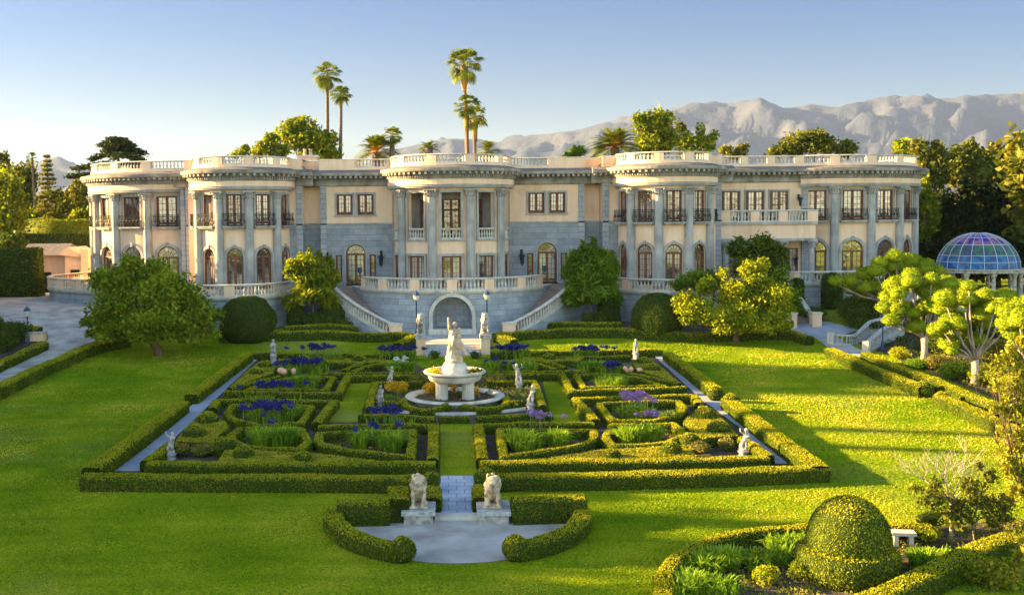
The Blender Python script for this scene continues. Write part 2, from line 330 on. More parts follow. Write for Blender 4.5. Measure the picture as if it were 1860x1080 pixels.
def leafify(mb,size,cover,rng,flat=.55,out=.4,asp=1.6):
    """leaf quads spread over the triangles of a mesh"""
    V=np.array(mb.v); T=[]
    for f in mb.f:
        for k in range(1,len(f)-1): T.append((f[0],f[k],f[k+1]))
    T=np.array(T); A=V[T[:,0]];B=V[T[:,1]];Cc=V[T[:,2]]; N=np.cross(B-A,Cc-A); ar=np.linalg.norm(N,axis=1)/2; N=N/(2*ar[:,None]+1e-9)
    n=int(ar.sum()*cover/(size*size)); idx=rng.choice(len(T),n,p=ar/ar.sum()); u=rng.random(n); v=rng.random(n); m=u+v>1; u[m]=1-u[m]; v[m]=1-v[m]
    P=A[idx]+(B-A)[idx]*u[:,None]+(Cc-A)[idx]*v[:,None]; Nn=N[idx]
    keep=Nn[:,2]>-.5; P=P[keep];Nn=Nn[keep]
    global LASTN; LASTN=Nn[:,2].copy()
    P=P+Nn*(rng.random(len(P))**2*size*out*2)[:,None]
    return leaves(P,Nn,size,rng,flat,asp)
def nz(p,s): return noise.noise(Vector(p)*s)
# ---------------------------------------------------------------- ground and far hills
def axis(lo,hi,step,far):
    a=[lo+i*step for i in range(int((hi-lo)/step)+1)]; d=step; x=lo; L=[]
    while x>-far: d*=1.5; x-=d; L.append(x)
    d=step; y=hi; H=[]
    while y<far: d*=1.5; y+=d; H.append(y)
    return L[::-1]+a+H
gx=axis(-70,80,1.,9000); gy=axis(18,125,1.,9000)
V=[(x,y,zg(x,min(max(y,-30),300))) for y in gy for x in gx]; nx=len(gx)
F=[(j*nx+i,j*nx+i+1,(j+1)*nx+i+1,(j+1)*nx+i) for j in range(len(gy)-1) for i in range(nx-1)]
lawn=MB().add(V,F).build('lawn',M_lawn,smooth=True); tag(lawn,kind='structure')
EXCL=[];GRASSY=[]
def sheet(name,pts,m,dz=.012,parent=None,kind='structure',step=None):
    """flat sheet that follows the ground"""
    P=[(p[0],p[1]) for p in pts]; mb=MB()
    if m is not M_lawn: EXCL.append(P)
    else: GRASSY.append(P)
    T=tessellate_polygon([[Vector((a,b,0)) for a,b in P]]); V=[Vector((a,b,0)) for a,b in P]; tri=[list(t) for t in T]
    import bmesh
    bm=bmesh.new(); vs=[bm.verts.new(v) for v in V]
    for t in tri:
        try: bm.faces.new([vs[i] for i in t])
        except ValueError: pass
    for _ in range(6):
        ed=[e for e in bm.edges if e.calc_length()>2.2]
        if not ed: break
        bmesh.ops.subdivide_edges(bm,edges=ed,cuts=1); bmesh.ops.triangulate(bm,faces=[f for f in bm.faces if len(f.verts)>3])
    for v in bm.verts: v.co.z=zg(v.co.x,v.co.y)+dz
    bmesh.ops.recalc_face_normals(bm,faces=bm.faces)
    if sum(f.normal.z for f in bm.faces)<0: bmesh.ops.reverse_faces(bm,faces=bm.faces)
    me=bpy.data.meshes.new(name); bm.to_mesh(me); bm.free(); o=link(name,me,parent,(m,))
    if kind: tag(o,kind=kind)
    return o
def mir(P): return [Vector((-p[0],p[1],p[2] if len(p)>2 else 0)) for p in P]
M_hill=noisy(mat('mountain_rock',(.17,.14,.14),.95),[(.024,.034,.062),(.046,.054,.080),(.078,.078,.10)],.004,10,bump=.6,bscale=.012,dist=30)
# mountain range: heightfield behind, ridge line traced, 4.6 to 7 km off
def ridge_y(px):
    K=[(-400,300),(0,300),(40,288),(110,278),(160,300),(600,300),(640,290),(700,268),(760,256),(800,255),(830,252),(875,251),(905,257),(930,250),(980,246),(1040,236),(1090,228),(1150,212),(1200,207),(1240,196),(1290,189),(1330,193),(1375,186),(1400,192),(1420,202),(1470,197),(1520,204),(1560,195),(1600,186),(1612,182),(1660,187),(1710,190),(1750,182),(1800,178),(1860,172),(2200,160),(2900,210)]
    for (a,b),(c,d) in zip(K,K[1:]):
        if a<=px<c: return b+(d-b)*(px-a)/(c-a)
    return 300
YR=6400.
V=[];F=[];nxm=460;nym=34; rid=[]
for i in range(nxm+1):
    px=-400+3300*i/nxm; x=(px-CX)/FPX*YR; rid.append((x,max(0,(395-ridge_y(px)+(px-816)*.0)/FPX*YR*1.012+11)))
for j in range(nym+1):
    t=j/nym; Y=4300+t*2100*1.5
    for x,h in rid:
        prof=sm(min(1,t*1.5))*.62+.38*min(1,t*1.5) if t<=.667 else max(0,1-(t-.667)*1.6)
        q=Vector((x/520,Y/520,0)); rd=(1-abs(noise.noise(q)*1.7))*.6+.4*(1-abs(noise.noise(q*2.3)*1.7)); det=noise.fractal(q*3,1,2.2,6)
        env=sin(PI*min(1,t*1.5)) if t<=.667 else .5
        V.append((x*Y/YR,Y,h*prof*(1+env*(rd-.7)*.55)+det*(5+22*env)*(h/400+.1)-14))
F=[(j*(nxm+1)+i,j*(nxm+1)+i+1,(j+1)*(nxm+1)+i+1,(j+1)*(nxm+1)+i) for j in range(nym) for i in range(nxm)]
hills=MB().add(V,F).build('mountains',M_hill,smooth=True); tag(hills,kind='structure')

# ---------------------------------------------------------------- THE HOUSE
T=5.77
def arc(cx,cy,r): return lambda s:(cx+r*sin(s/r),cy-r*cos(s/r),s/r)
def line(x0,y0,x1,y1):
    L=math.hypot(x1-x0,y1-y0); ux,uy=(x1-x0)/L,(y1-y0)/L; a=math.atan2(uy,ux)
    return lambda s:(x0+ux*s,y0+uy*s,a)
def pt(path,s,off,z):
    x,y,a=path(s); return (x+sin(a)*off,y-cos(a)*off,z)
def wall(path,s0,s1,z0,z1,ops=(),depth=.28,off=0,step=.5,mb=None):
    """wall strip with openings (sc,w,zb,zt[,arch]) and their reveals"""
    mb=mb or MB(); S={s0,s1}; n=max(1,int((s1-s0)/step)); S|={s0+(s1-s0)*i/n for i in range(n+1)}
    for o in ops:
        a,b=o[0]-o[1]/2,o[0]+o[1]/2; S|={a,b}
        if len(o)>4: S|={o[0]-o[1]/2*cos(PI*k/12) for k in range(13)}
    S=sorted(S); S=[s for i,s in enumerate(S) if i==0 or s-S[i-1]>1e-5]
    def top(o,s):
        if len(o)<5: return o[3]
        r=o[1]/2; d=min(r,abs(s-o[0])); return o[3]+math.sqrt(max(0,r*r-d*d))
    for a,b in zip(S,S[1:]):
        m=(a+b)/2; act=sorted([o for o in ops if abs(m-o[0])<o[1]/2],key=lambda o:o[2]); za=zb=z0
        for o in act+[None]:
            ta,tb=(o[2],o[2]) if o else (z1,z1)
            if ta>za+1e-4 or tb>zb+1e-4:
                mb.add([pt(path,a,off,za),pt(path,b,off,zb),pt(path,b,off,tb),pt(path,a,off,ta)],[(0,1,2,3)],[[(a,za),(b,zb),(b,tb),(a,ta)]])
            if o:
                A,B=top(o,a),top(o,b)
                for (p,q) in (((a,A),(b,B)),((b,o[2]),(a,o[2]))):
                    mb.add([pt(path,p[0],off,p[1]),pt(path,q[0],off,q[1]),pt(path,q[0],off-depth,q[1]),pt(path,p[0],off-depth,p[1])],[(0,1,2,3)],[[(p[0],0),(q[0],0),(q[0],depth),(p[0],depth)]])
                za,zb=A,B
    for o in ops:
        for s,fl in ((o[0]-o[1]/2,0),(o[0]+o[1]/2,1)):
            q=[pt(path,s,off,o[2]),pt(path,s,off,o[3]),pt(path,s,off-depth,o[3]),pt(path,s,off-depth,o[2])]
            mb.add(q[::-1] if fl else q,[(0,1,2,3)],[[(0,o[2]),(0,o[3]),(depth,o[3]),(depth,o[2])]])
    return mb
def sweep(path,s0,s1,prof,step=.45,mb=None,cap=True):
    """profile [(off,z)...] swept along a path"""
    mb=mb or MB(); n=max(1,int(math.ceil((s1-s0)/step))); m=len(prof); V=[]
    for i in range(n+1):
        s=s0+(s1-s0)*i/n; V+=[pt(path,s,o,z) for o,z in prof]
    F=[];UV=[]
    for i in range(n):
        a=s0+(s1-s0)*i/n; b=s0+(s1-s0)*(i+1)/n; q=0
        for k in range(m-1):
            d=math.hypot(prof[k+1][0]-prof[k][0],prof[k+1][1]-prof[k][1])
            F.append((i*m+k,(i+1)*m+k,(i+1)*m+k+1,i*m+k+1)); UV.append([(a,q),(b,q),(b,q+d),(a,q+d)]); q+=d
    if cap: F+= [tuple(range(m)),tuple(n*m+k for k in range(m))[::-1]]; UV+=[[(0,0)]*m]*2
    return mb.add(V,F,UV)
BAL=[(.075,0),(.075,.06),(.045,.1),(.085,.24),(.09,.32),(.05,.5),(.035,.6),(.06,.68),(.06,.74)]
def baluster(mb,x,y,z,h,n=6,k=1.): mb.lathe([(r*k,zz*h/.74) for r,zz in BAL],(x,y,z),n,cap=False)
def balrow(parent,path,s0,s1,z,h,peds,off=0,mats=(None,None),pw=.7,bsp=.27,rail=.14,th=.3,pm=None,k=1.1,slab=True):
    """balustrade: base, rail, pedestals and one mesh of balusters for every bay"""
    ms,mp=mats
    mb=sweep(path,s0,s1,[(off-th/2,z),(off+th/2,z),(off+th/2,z+.1),(off-th/2,z+.1)]); mb.build('balustrade_base',ms,parent)
    mb=sweep(path,s0,s1,[(off-th/2-.04,z+h-rail),(off+th/2+.04,z+h-rail),(off+th/2+.07,z+h-.05),(off+th/2,z+h),(off-th/2,z+h),(off-th/2-.07,z+h-.05)]); mb.build('handrail',ms,parent)
    ed=[]
    for c,w in peds:
        a,b=c-w/2,c+w/2; a=max(a,s0); b=min(b,s1); ed.append((a,b))
        sweep(path,a,b,[(off-th/2-.03,z+.002),(off+th/2+.03,z+.002),(off+th/2+.03,z+h-rail+.03),(off-th/2-.03,z+h-rail+.03)]).build('pedestal',mp,parent)
    cur=s0; bays=[]
    for a,b in sorted(ed):
        if a-cur>.3: bays.append((cur,a))
        cur=max(cur,b)
    if s1-cur>.3: bays.append((cur,s1))
    for a,b in bays:
        n=max(1,int((b-a)/bsp)); m2=MB()
        for i in range(n):
            x,y,_=pt(path,a+(b-a)*(i+.5)/n,off,0); baluster(m2,x,y,z+.1,h-rail-.1,6,k)
        m2.build('balusters',ms,parent,True)
house=empty('mansion',(0,95,T),'long two-storey cream and grey stone mansion with three curved bays and a balustraded roof','house')
house.location=(0,0,0)
CMESH={}
def placed(key,maker,name,m,parent,M,smooth=False):
    if key not in CMESH: me=maker().mesh(name,smooth); me.materials.append(m); CMESH[key]=me
    o=bpy.data.objects.new(name,CMESH[key]); COL.objects.link(o); o.parent=parent; o.matrix_local=M; return o
I4=Matrix.Identity(4)
def win_frame(w,h,spring,cols,rows,arch,leafs=2,trans=0,fan=True):
    """timber frame and glazing bars, x across, z up, front towards -y"""
    mb=MB(); f=.09
    def bar(x0,z0,x1,z1,t,y=(-.05,.05)):
        if abs(x1-x0)<1e-6: mb.box((x0-t/2,y[0],z0),(x0+t/2,y[1],z1))
        else: mb.box((x0,y[0],z0-t/2),(x1,y[1],z0+t/2))
    bar(-w/2+f/2,0,-w/2+f/2,spring,f,(-.07,.05)); bar(w/2-f/2,0,w/2-f/2,spring,f,(-.07,.05)); bar(-w/2+f,f/2+.02,w/2-f,f/2+.02,f*1.6,(-.068,.05))
    top=spring-trans if trans else spring
    lw=(w-2*f)/leafs
    for k in range(leafs):
        x0=-w/2+f+k*lw; x1=x0+lw; e=.11 if w>1 else .07
        bar(x0+e/2,.1,x0+e/2,top,e,(-.045,.03)); bar(x1-e/2,.1,x1-e/2,top,e,(-.045,.03)); bar(x0+e,.3 if h>2 else .16,x1-e,.3 if h>2 else .16,.16,(-.042,.03)); bar(x0+e,top-.05,x1-e,top-.05,.1,(-.042,.03))
        for c in range(1,cols): xx=x0+e+(lw-2*e)*c/cols; bar(xx,.2,xx,top-.05,.032,(-.03,.02))
        for r in range(1,rows): zz=.3+(top-.35)*r/rows; bar(x0+e,zz,x1-e,zz,.032,(-.032,.02))
    if trans:
        bar(-w/2+f,top,w/2-f,top,.12,(-.06,.05))
        for k in range(leafs):
            x0=-w/2+f+k*lw; c=x0+lw/2; z=(top+spring)/2
            bar(x0+.05,top,x0+.05,spring,.1,(-.044,.03)); bar(x0+lw-.05,top,x0+lw-.05,spring,.1,(-.044,.03)); bar(c,top,c,spring,.03,(-.03,.02)); bar(x0+.1,z,x0+lw-.1,z,.03,(-.031,.02))
            L=min(lw-.2,trans)*.68
            for a in (45,-45):
                q=Matrix.Translation((c,0,z))@Matrix.Rotation(R(a),4,'Y'); mb.box((-L,-.028,-.015),(L,.018,.015),q)
    if arch:
        r=w/2; bar(-w/2+f,spring,w/2-f,spring,.12,(-.072,.05)); n=14
        for i in range(n):
            a=PI*i/n;b=PI*(i+1)/n; V=[]
            for y in (-.07,.05):
                for q,rr in ((a,r),(b,r),(b,r-f),(a,r-f)): V.append((cos(q)*rr,y,spring+sin(q)*rr))
            mb.add(V,[(0,3,2,1),(3,7,6,2),(0,1,5,4)])
            V=[]
            for y in (-.035,.02):
                for q,rr in ((a,r*.5),(b,r*.5),(b,r*.5-.03),(a,r*.5-.03)): V.append((cos(q)*rr,y,spring+sin(q)*rr))
            mb.add(V,[(0,3,2,1),(3,7,6,2),(0,1,5,4)])
        for i in range(1,6):
            a=PI*i/6; q=Matrix.Translation((0,0,spring))@Matrix.Rotation(-a,4,'Y'); mb.box((r*.12,-.033,-.013),(r-.04,.02,.013),q)
    elif not trans: bar(-w/2+f,spring-f/2,w/2-f,spring-f/2,f,(-.071,.05))
    else: bar(-w/2+f,spring-f/2,w/2-f,spring-f/2,f,(-.071,.05))
    return mb
def win_pane(w,spring,arch):
    P=[(-w/2+.02,.02),(w/2-.02,.02)]
    if arch: P+=[(cos(PI*i/12)*(w/2-.02),spring+sin(PI*i/12)*(w/2-.02)) for i in range(13)]
    else: P+=[(w/2-.02,spring-.02),(-w/2+.02,spring-.02)]
    n=len(P); return MB().add([(x,.0,z) for x,z in P]+[(x,.012,z) for x,z in P],[tuple(range(n)),tuple(range(n,2*n))[::-1]])
def surround(w,zb,spring,arch,t=.2,d=.06,sill=True):
    """stone surround round an opening, local frame"""
    mb=MB()
    mb.box((-w/2-t,-d,zb),(-w/2,0.02,spring)); mb.box((w/2,-d,zb),(w/2+t,.02,spring))
    if arch:
        r=w/2; n=16
        for i in range(n):
            a=PI*i/n;b=PI*(i+1)/n; V=[]
            for y in (-d-.01,.02):
                for q,rr in ((a,r+t),(b,r+t),(b,r),(a,r)): V.append((cos(q)*rr,y,spring+sin(q)*rr))
            mb.add(V,[(0,3,2,1),(0,1,5,4),(1,2,6,5),(2,3,7,6),(3,0,4,7)])
        mb.box((-.1,-d-.07,spring+r-.02),(.1,.02,spring+r+t+.1))
    else: mb.box((-w/2-t,-d-.01,spring),(w/2+t,.02,spring+t))
    if sill: mb.box((-w/2-t-.06,-d-.06,zb-.12),(w/2+t+.06,.02,zb-.002))
    return mb
wcount=0
def window(path,s,off,z,w,spring,arch=False,kind='window',cols=2,rows=5,leafs=2,trans=0,wood=None,glass=None,sur=True,depth=.2,st=.2,sill=True,openleaf=False):
    global wcount; wcount+=1
    x,y,a=path(s); P=pt(path,s,off-depth,z); M=Matrix.Translation(P)@Matrix.Rotation(a,4,'Z')
    k=(round(w,3),round(spring,3),arch,cols,rows,leafs,trans); wood=wood or M_wood2; glass=glass or M_glass
    fr=placed(('f',k,wood.name),lambda:win_frame(w,spring,spring,cols,rows,arch,leafs,trans),kind,wood,house,M)
    placed(('p',k,glass.name),lambda:win_pane(w,spring,arch),'pane',glass,fr,I4)
    if sur:
        P2=pt(path,s,off+.004,z); M2=Matrix.Translation(P2)@Matrix.Rotation(a,4,'Z')
        placed(('s',round(w,3),round(spring,3),arch,st,sill),lambda:surround(w,0,spring,arch,st,.06,sill),'window_surround',M_stone,house,M2)
    return fr
def column(x,y,z0,z1,r,a,flat=False,n=14):
    def mk():
        mb=MB(); h=z1-z0
        mb.box((-r*1.35,-r*1.35,0),(r*1.35,r*1.35,.14)); mb.lathe([(r*1.25,.14),(r*1.3,.2),(r*1.15,.27),(r*1.03,.32),(r,.4),(r*.97,h*.5),(r*.9,h-.62)],(0,0,0),n)
        return mb
    def cap():
        mb=MB(); h=z1-z0; mb.lathe([(r*.93,h-.62),(r*1.05,h-.58),(r*.95,h-.54),(r*1.25,h-.3),(r*1.1,h-.28),(r*1.45,h-.1)],(0,0,0),n)
        mb.box((-r*1.5,-r*1.5,h-.1),(r*1.5,r*1.5,h-.001))
        for i in range(12):
            b=2*PI*i/12; 
            for zz,rr in ((h-.5,1.08),(h-.3,1.28)): mb.ell((cos(b)*r*rr,sin(b)*r*rr,zz),(.05,.05,.09),6,4)
        for sx in (-1,1):
            for sy in (-1,1): mb.ell((sx*r*1.3,sy*r*1.3,h-.17),.075,8,5)
        return mb
    M=Matrix.Translation((x,y,z0))@Matrix.Rotation(a,4,'Z'); k=(round(r,3),round(z1-z0,3))
    c=placed(('col',k),mk,'column',M_stone,house,M); placed(('cap',k),cap,'capital',M_stone,c,I4); return c
def entab(path,s0,s1,dz,ring=.5,order=True,coff=1.0,step=.4,tier=True):
    """architrave, frieze, modillion cornice, roof slope"""
    z=T+dz
    if order:
        sweep(path,s0,s1,[(-.1,z+7.87),(ring-.04,z+7.87),(ring-.04,z+7.97),(ring+.03,z+7.97),(ring+.03,z+8.08),(ring+.07,z+8.12),(-.1,z+8.12)],step).build('architrave',M_stone,house)
        sweep(path,s0,s1,[(-.1,z+8.122),(ring,z+8.122),(ring,z+8.55),(-.1,z+8.55)],step).build('frieze',M_plaster,house)
        b=ring
    else: b=.05
    z2=z
    zl=8.552 if order else 8.3
    mb=sweep(path,s0,s1,[(-.1,z+zl),(b+.04,z+zl),(b+.09,z+zl+.06),(b+.09,z+8.84),(b+.2,z+8.88),(b+.2,z+9.12),(coff-.06,z+9.12),(coff-.06,z+9.15),(coff,z+9.17),(coff+.04,z+9.33),(coff+.04,z+9.38),(-.1,z+9.38)],step)
    n=int((s1-s0)/.42); 
    for i in range(n):      # modillions under the cornice
        s=s0+(s1-s0)*(i+.5)/n; x,y,a=path(s); M=Matrix.Translation((x,y,z))@Matrix.Rotation(a,4,'Z')
        mb.box((-.1,-coff+.1,8.93),(.1,-b-.15,9.125),M)
    n=int((s1-s0)/.2)
    for i in range(n):      # dentils
        s=s0+(s1-s0)*(i+.5)/n; x,y,a=path(s); M=Matrix.Translation((x,y,z))@Matrix.Rotation(a,4,'Z')
        mb.box((-.06,-b-.19,8.68),(.06,-b-.05,8.845),M)
    mb.build('cornice',M_corn,house)
    sweep(path,s0,s1,[(-.1,z+9.382),(coff+.02,z+9.382),(coff+.02,z+9.42),(.2,z+9.66),(-.1,z+9.66)],step).build('eaves_roof',M_roof,house)
def parapet(path,s0,s1,dz,peds,off=.05):
    z=T+dz; p=empty0('parapet')
    sweep(path,s0,s1,[(off-.2,z+9.5),(off+.2,z+9.5),(off+.2,z+9.83),(off-.2,z+9.83)]).build('parapet_base',M_plaster,p)
    balrow(p,path,s0,s1,z+9.832,.72,peds,off,(M_pale,M_plaster),k=.95,bsp=.29,rail=.1,th=.3)
def empty0(name,parent=None):
    o=bpy.data.objects.new(name,None); COL.objects.link(o); o.parent=parent or house; return o
def railing(path,s,off,w,z0,h):
    """wrought iron balcony front on a stone slab, bowed ends, scrolls"""
    x,y,a=path(s); M=Matrix.Translation(pt(path,s,off,z0))@Matrix.Rotation(a,4,'Z')
    def slab():
        mb=MB(); mb.box((-w/2-.1,-.42,-.1),(w/2+.1,.05,0)); mb.box((-w/2-.03,-.34,-.2),(w/2+.03,.05,-.101))
        return mb
    def iron():
        mb=MB(); t=.016; yy=-.36
        def path_(P,r=t): mb.tube(P,r,4)
        for zz in (.08,.2,h-.14,h): path_([(-w/2,0,zz),(-w/2-.02,yy,zz),(w/2+.02,yy,zz),(w/2,0,zz)],.02 if zz==h else t)
        n=int(w/.13)
        for i in range(n+1):
            xx=-w/2+w*i/n; path_([(xx,yy,.0),(xx,yy-.05,h*.35),(xx,yy,h*.7),(xx,yy,h)],.011)
        n=max(2,int(w/.34))
        for i in range(n):
            xc=-w/2+w*(i+.5)/n
            for sg in (-1,1):
                P=[]; 
                for k in range(12): q=k/11*PI*1.7; rr=.13*(1-k/16); P.append((xc+sg*(.02+sin(q)*rr*.9),yy-.05,h*.5+(cos(q))*rr*1.4))
                path_(P,.017)
            P=[(xc+.05*cos(q*PI/4),yy-.06,h*.5+.07*sin(q*PI/4)) for q in range(9)]; path_(P,.02)
        for sx in (-1,1):
            P=[(sx*(w/2+.02),yy,0),(sx*(w/2+.1),yy-.03,.2),(sx*(w/2+.14),yy-.03,.4),(sx*(w/2+.04),yy,.6),(sx*(w/2-.02),yy,.75),(sx*(w/2+.07),yy-.03,h)]; path_(P,.024)
            for zz in (.3,.7): P=[(sx*w/2+.0,yy*(1-k/8),zz+.12*sin(k/8*PI)) for k in range(9)]; path_(P,.014)
        return mb
    b=placed(('bs',round(w,2)),slab,'balcony',M_stone,house,M); placed(('bi',round(w,2)),iron,'railing',M_iron,b,I4)
def lantern(parent,x,y,z,rz=0,k=1.):
    M=Matrix.Translation((x,y,z))@Matrix.Rotation(rz,4,'Z')@Matrix.Scale(k,4)
    def mk():
        mb=MB(); mb.tube([(0,0,.35),(0,-.18,.5),(0,-.4,.5),(0,-.45,.38)],.025,5); mb.box((-.08,-.02,.1),(.08,.03,.6))
        mb.lathe([(.02,.38),(.06,.3),(.2,.2),(.21,.16),(.15,.15),(.1,-.28),(.13,-.3),(.05,-.36),(.02,-.48)],(0,-.45,0),6)
        for i in range(6): q=2*PI*i/6; mb.tube([(cos(q)*.2,-.45+sin(q)*.2,.2),(cos(q)*.25,-.45+sin(q)*.25,.34)],.02,4)
        return mb
    return placed('lant',mk,'wall_lantern',M_iron,parent,M)

# --- curved bays
def bay(cx,cy,r,hs,wins,colk,centre=False,dz=.12,span=(-88,88),arch_w=1.38):
    p=arc(cx,cy,r); S=lambda deg:R(deg)*r; lo,hi=span
    ops=[]
    for k in wins:
        if centre: ops+=[(S(k*hs),1.6,T+.02,T+2.53),(S(k*hs),1.6,T+3.86,T+7.6)]
        else: ops+=[(S(k*hs),arch_w,T+.02,T+2.62,1),(S(k*hs),1.3,T+5.06,T+7.6)]
    wall(p,S(lo),S(hi),T-.3,T+8.2,ops,.3,step=.4).build('bay_wall',M_plaster,house)
    for k in wins:
        s=S(k*hs)
        if centre:
            window(p,s,0,T+.02,1.6,2.51,cols=2,rows=5,wood=M_wood2,sill=False,kind='french_door')
            x,y,a=p(s); placed('csur',lambda:surround(1.6,0,3.74,False,.17,.05),'window_surround',M_stone,house,Matrix.Translation(pt(p,s,.003,T+3.86))@Matrix.Rotation(a,4,'Z'))
            pa=empty0('loggia_balustrade'); q=arc(cx,cy,r)
            sweep(p,s-.795,s+.795,[(-.26,T+3.78),(.1,T+3.78),(.1,T+3.9),(-.26,T+3.9)]).build('balustrade_base',M_pale,pa)
            balrow(pa,p,s-.795,s+.795,T+3.9,.86,[],-.1,(M_pale,M_pale),bsp=.235,th=.22)
        else:
            window(p,s,0,T+.02,arch_w,2.6,True,'french_door',2,5,wood=M_wood2,sill=False,st=.19,glass=M_glass)
            window(p,s,0,T+5.06,1.3,2.54,False,'french_window',2,4,wood=M_wood,st=.15,sill=False)
            railing(p,s,.0,1.55,T+5.08,1.0)
    for k in colk:
        x,y,a=p(S(k*hs)); x+=sin(a)*.16; y-=cos(a)*.16
        column(x,y,T,T+7.865,.36,a)
    c=1.12
    entab(p,S(lo),S(hi),dz,.5,True,c)
    ps=[]; 
    for k in colk: ps.append((S(k*hs),.75))
    if centre: ps+=[(S(-84),.7),(S(84),.7)]
    else: ps+=[(S(-86),.6),(S(86),.6)]
    parapet(p,S(lo),S(hi),dz,ps)
    # roof and ceiling discs
    n=24; P=[(cx+(r-.02)*sin(R(lo+(hi-lo)*i/n)),cy-(r-.02)*cos(R(lo+(hi-lo)*i/n))) for i in range(n+1)]
    MB().poly(P,T+dz+9.3,T+dz+9.5).build('bay_roof',M_roof,house); 
    return p
pc=bay(0,88.1,4.8,18,(-4,-2,0,2,4),(-3,-1,1,3),True)
# inner loggia of the centre bay: back wall, ceiling, floor, tall glazed doors
pi=arc(0,88.1,3.3)
wall(pi,-R(86)*3.3,R(86)*3.3,T+3.6,T+7.7,[(R(36*k)*3.3,1.5,T+3.82,T+7.1) for k in (-2,-1,0,1,2)],.2,step=.3).build('loggia_wall',M_stone,house)
for k in (-2,-1,0,1,2): window(pi,R(36*k)*3.3,0,T+3.82,1.5,3.26,kind='loggia_door',cols=2,rows=4,trans=.85,wood=M_wood,glass=M_glass,sur=False,depth=.1)
P=[(4.7*sin(R(-88+176*i/24)),88.1-4.7*cos(R(-88+176*i/24))) for i in range(25)]
MB().poly(P,T+3.6,T+3.8).build('loggia_floor',M_pale,house); MB().poly(P,T+7.7,T+7.85).build('loggia_ceiling',M_wood,house)
for k in (-3,-1,1,3):
    a=R(18*k); 
    M=Matrix.Translation((3.9*sin(a),88.1-3.9*cos(a),0))@Matrix.Rotation(a,4,'Z'); MB().box((-.2,-.62,T+3.81),(.2,.55,T+7.69),M).build('loggia_pier',M_stone,house)
pl=bay(-17.3,87.3,3.85,17.5,(-4,-2,0,2,4),(-3,-1,1,3),dz=.12)
pr=bay(17.75,87.3,3.85,17.5,(-4,-2,0,2,4),(-3,-1,1,3),dz=.13)
# --- flat blocks
def block(pts,dz,front_ops=(),stone_h=5.09,name='block_wall',seg=1):
    """walls along the corner points; openings only on segment seg"""
    for i,(a,b) in enumerate(zip(pts,pts[1:])):
        p=line(a[0],a[1],b[0],b[1]); L=math.hypot(b[0]-a[0],b[1]-a[1]); o=front_ops if i==seg else ()
        lo=[q for q in o if q[2]<T+stone_h]; up=[q for q in o if q[2]>=T+stone_h]
        if stone_h>0: wall(p,0,L,T-3.5,T+stone_h,lo,.3,off=.0,step=3).build('stone_wall',M_ashlar,house)
        wall(p,0,L,T+stone_h,T+8.6,up,.3,off=-.03,step=3).build('plaster_wall',M_plaster,house)
        if stone_h>0: sweep(p,0,L,[(-.05,T+stone_h-.02),(.06,T+stone_h-.02),(.06,T+stone_h+.1),(-.05,T+stone_h+.13)],3).build('string_course',M_stone,house)
        entab(p,-.9 if i==1 else 0,L+(.9 if i==1 else 0),dz-(0 if i==1 else .006*(i+1)),.1,False,.9)
def quoin(x,y,w=.5,z0=T-.2,z1=T+8.3,d=.06):
    MB().box((x-w/2,y-d,z0),(x+w/2,y+.3,z1)).build('quoin_strip',M_quoin,house)
cb=[(-11,94),(-11,88),(11.2,88),(11.2,94)]
fo=[]
for sx in (-1,1):
    c=11+sx*8.05
    fo+=[(c,1.65,T+.02,T+2.6,1),(c-1.42,.55,T+.3,T+2.55),(c+1.42,.55,T+.3,T+2.55),(c-.93+.05,1.35,T+5.9,T+7.6),(c+.93-.05,1.35,T+5.9,T+7.6)]
block(cb,0,fo)
pf=line(-11,88,11.2,88)
for sx in (-1,1):
    c=11+sx*8.05
    window(pf,c,0,T+.02,1.65,2.58,True,'arched_door',2,5,wood=M_wood2,st=.1,sill=False)
    for d in (-1.42,1.42): window(pf,c+d,0,T+.3,.55,2.25,False,'side_light',2,5,leafs=1,wood=M_wood,sur=False)
    for d in (-.88,.88): window(pf,c+d,-.03,T+5.9,1.35,1.7,False,'casement_window',2,4,wood=M_wood,st=.16)
    lantern(house,-11+c+ (2.15 if sx<0 else -2.15),87.98,T+2.1,0,1.3)
    lantern(house,-11+c- (2.4 if sx<0 else -2.4),87.98,T+2.1,0,1.2)
    MB().box((-11+c-.85,87.6,T),(-11+c+.85,88.0,T+.09)).build('door_step',M_dark,house)
for x in (-10.72,10.95): quoin(x,88)
for (a,b) in ((-12.5,-10.9),(11.1,12.6)): block([(a,88.9),(a+.01,88.9),(b,88.9)],-.05)
lb=[(-22.1,95),(-22.1,87.2),(-12.35,87.2),(-12.35,95)]; rb=[(12.6,95),(12.6,87.2),(22.5,87.2),(22.5,95)]
for pts in (lb,rb):
    block(pts,.02)
    quoin(pts[1][0]+.27,87.2); quoin(pts[2][0]-.27,87.2)
# cream plaster infill beside the bays down to the terrace
for x0,x1 in ((-21.85,-21.0),(21.4,22.0)): MB().box((x0,87.12,T-.2),(x1,87.3,T+8.3)).build('plaster_strip',M_plaster,house)
for x in (-22.35,): MB().box((x-.25,87.6,T-.2),(x+.1,88.6,T+8.3)).build('quoin_strip',M_quoin,house)
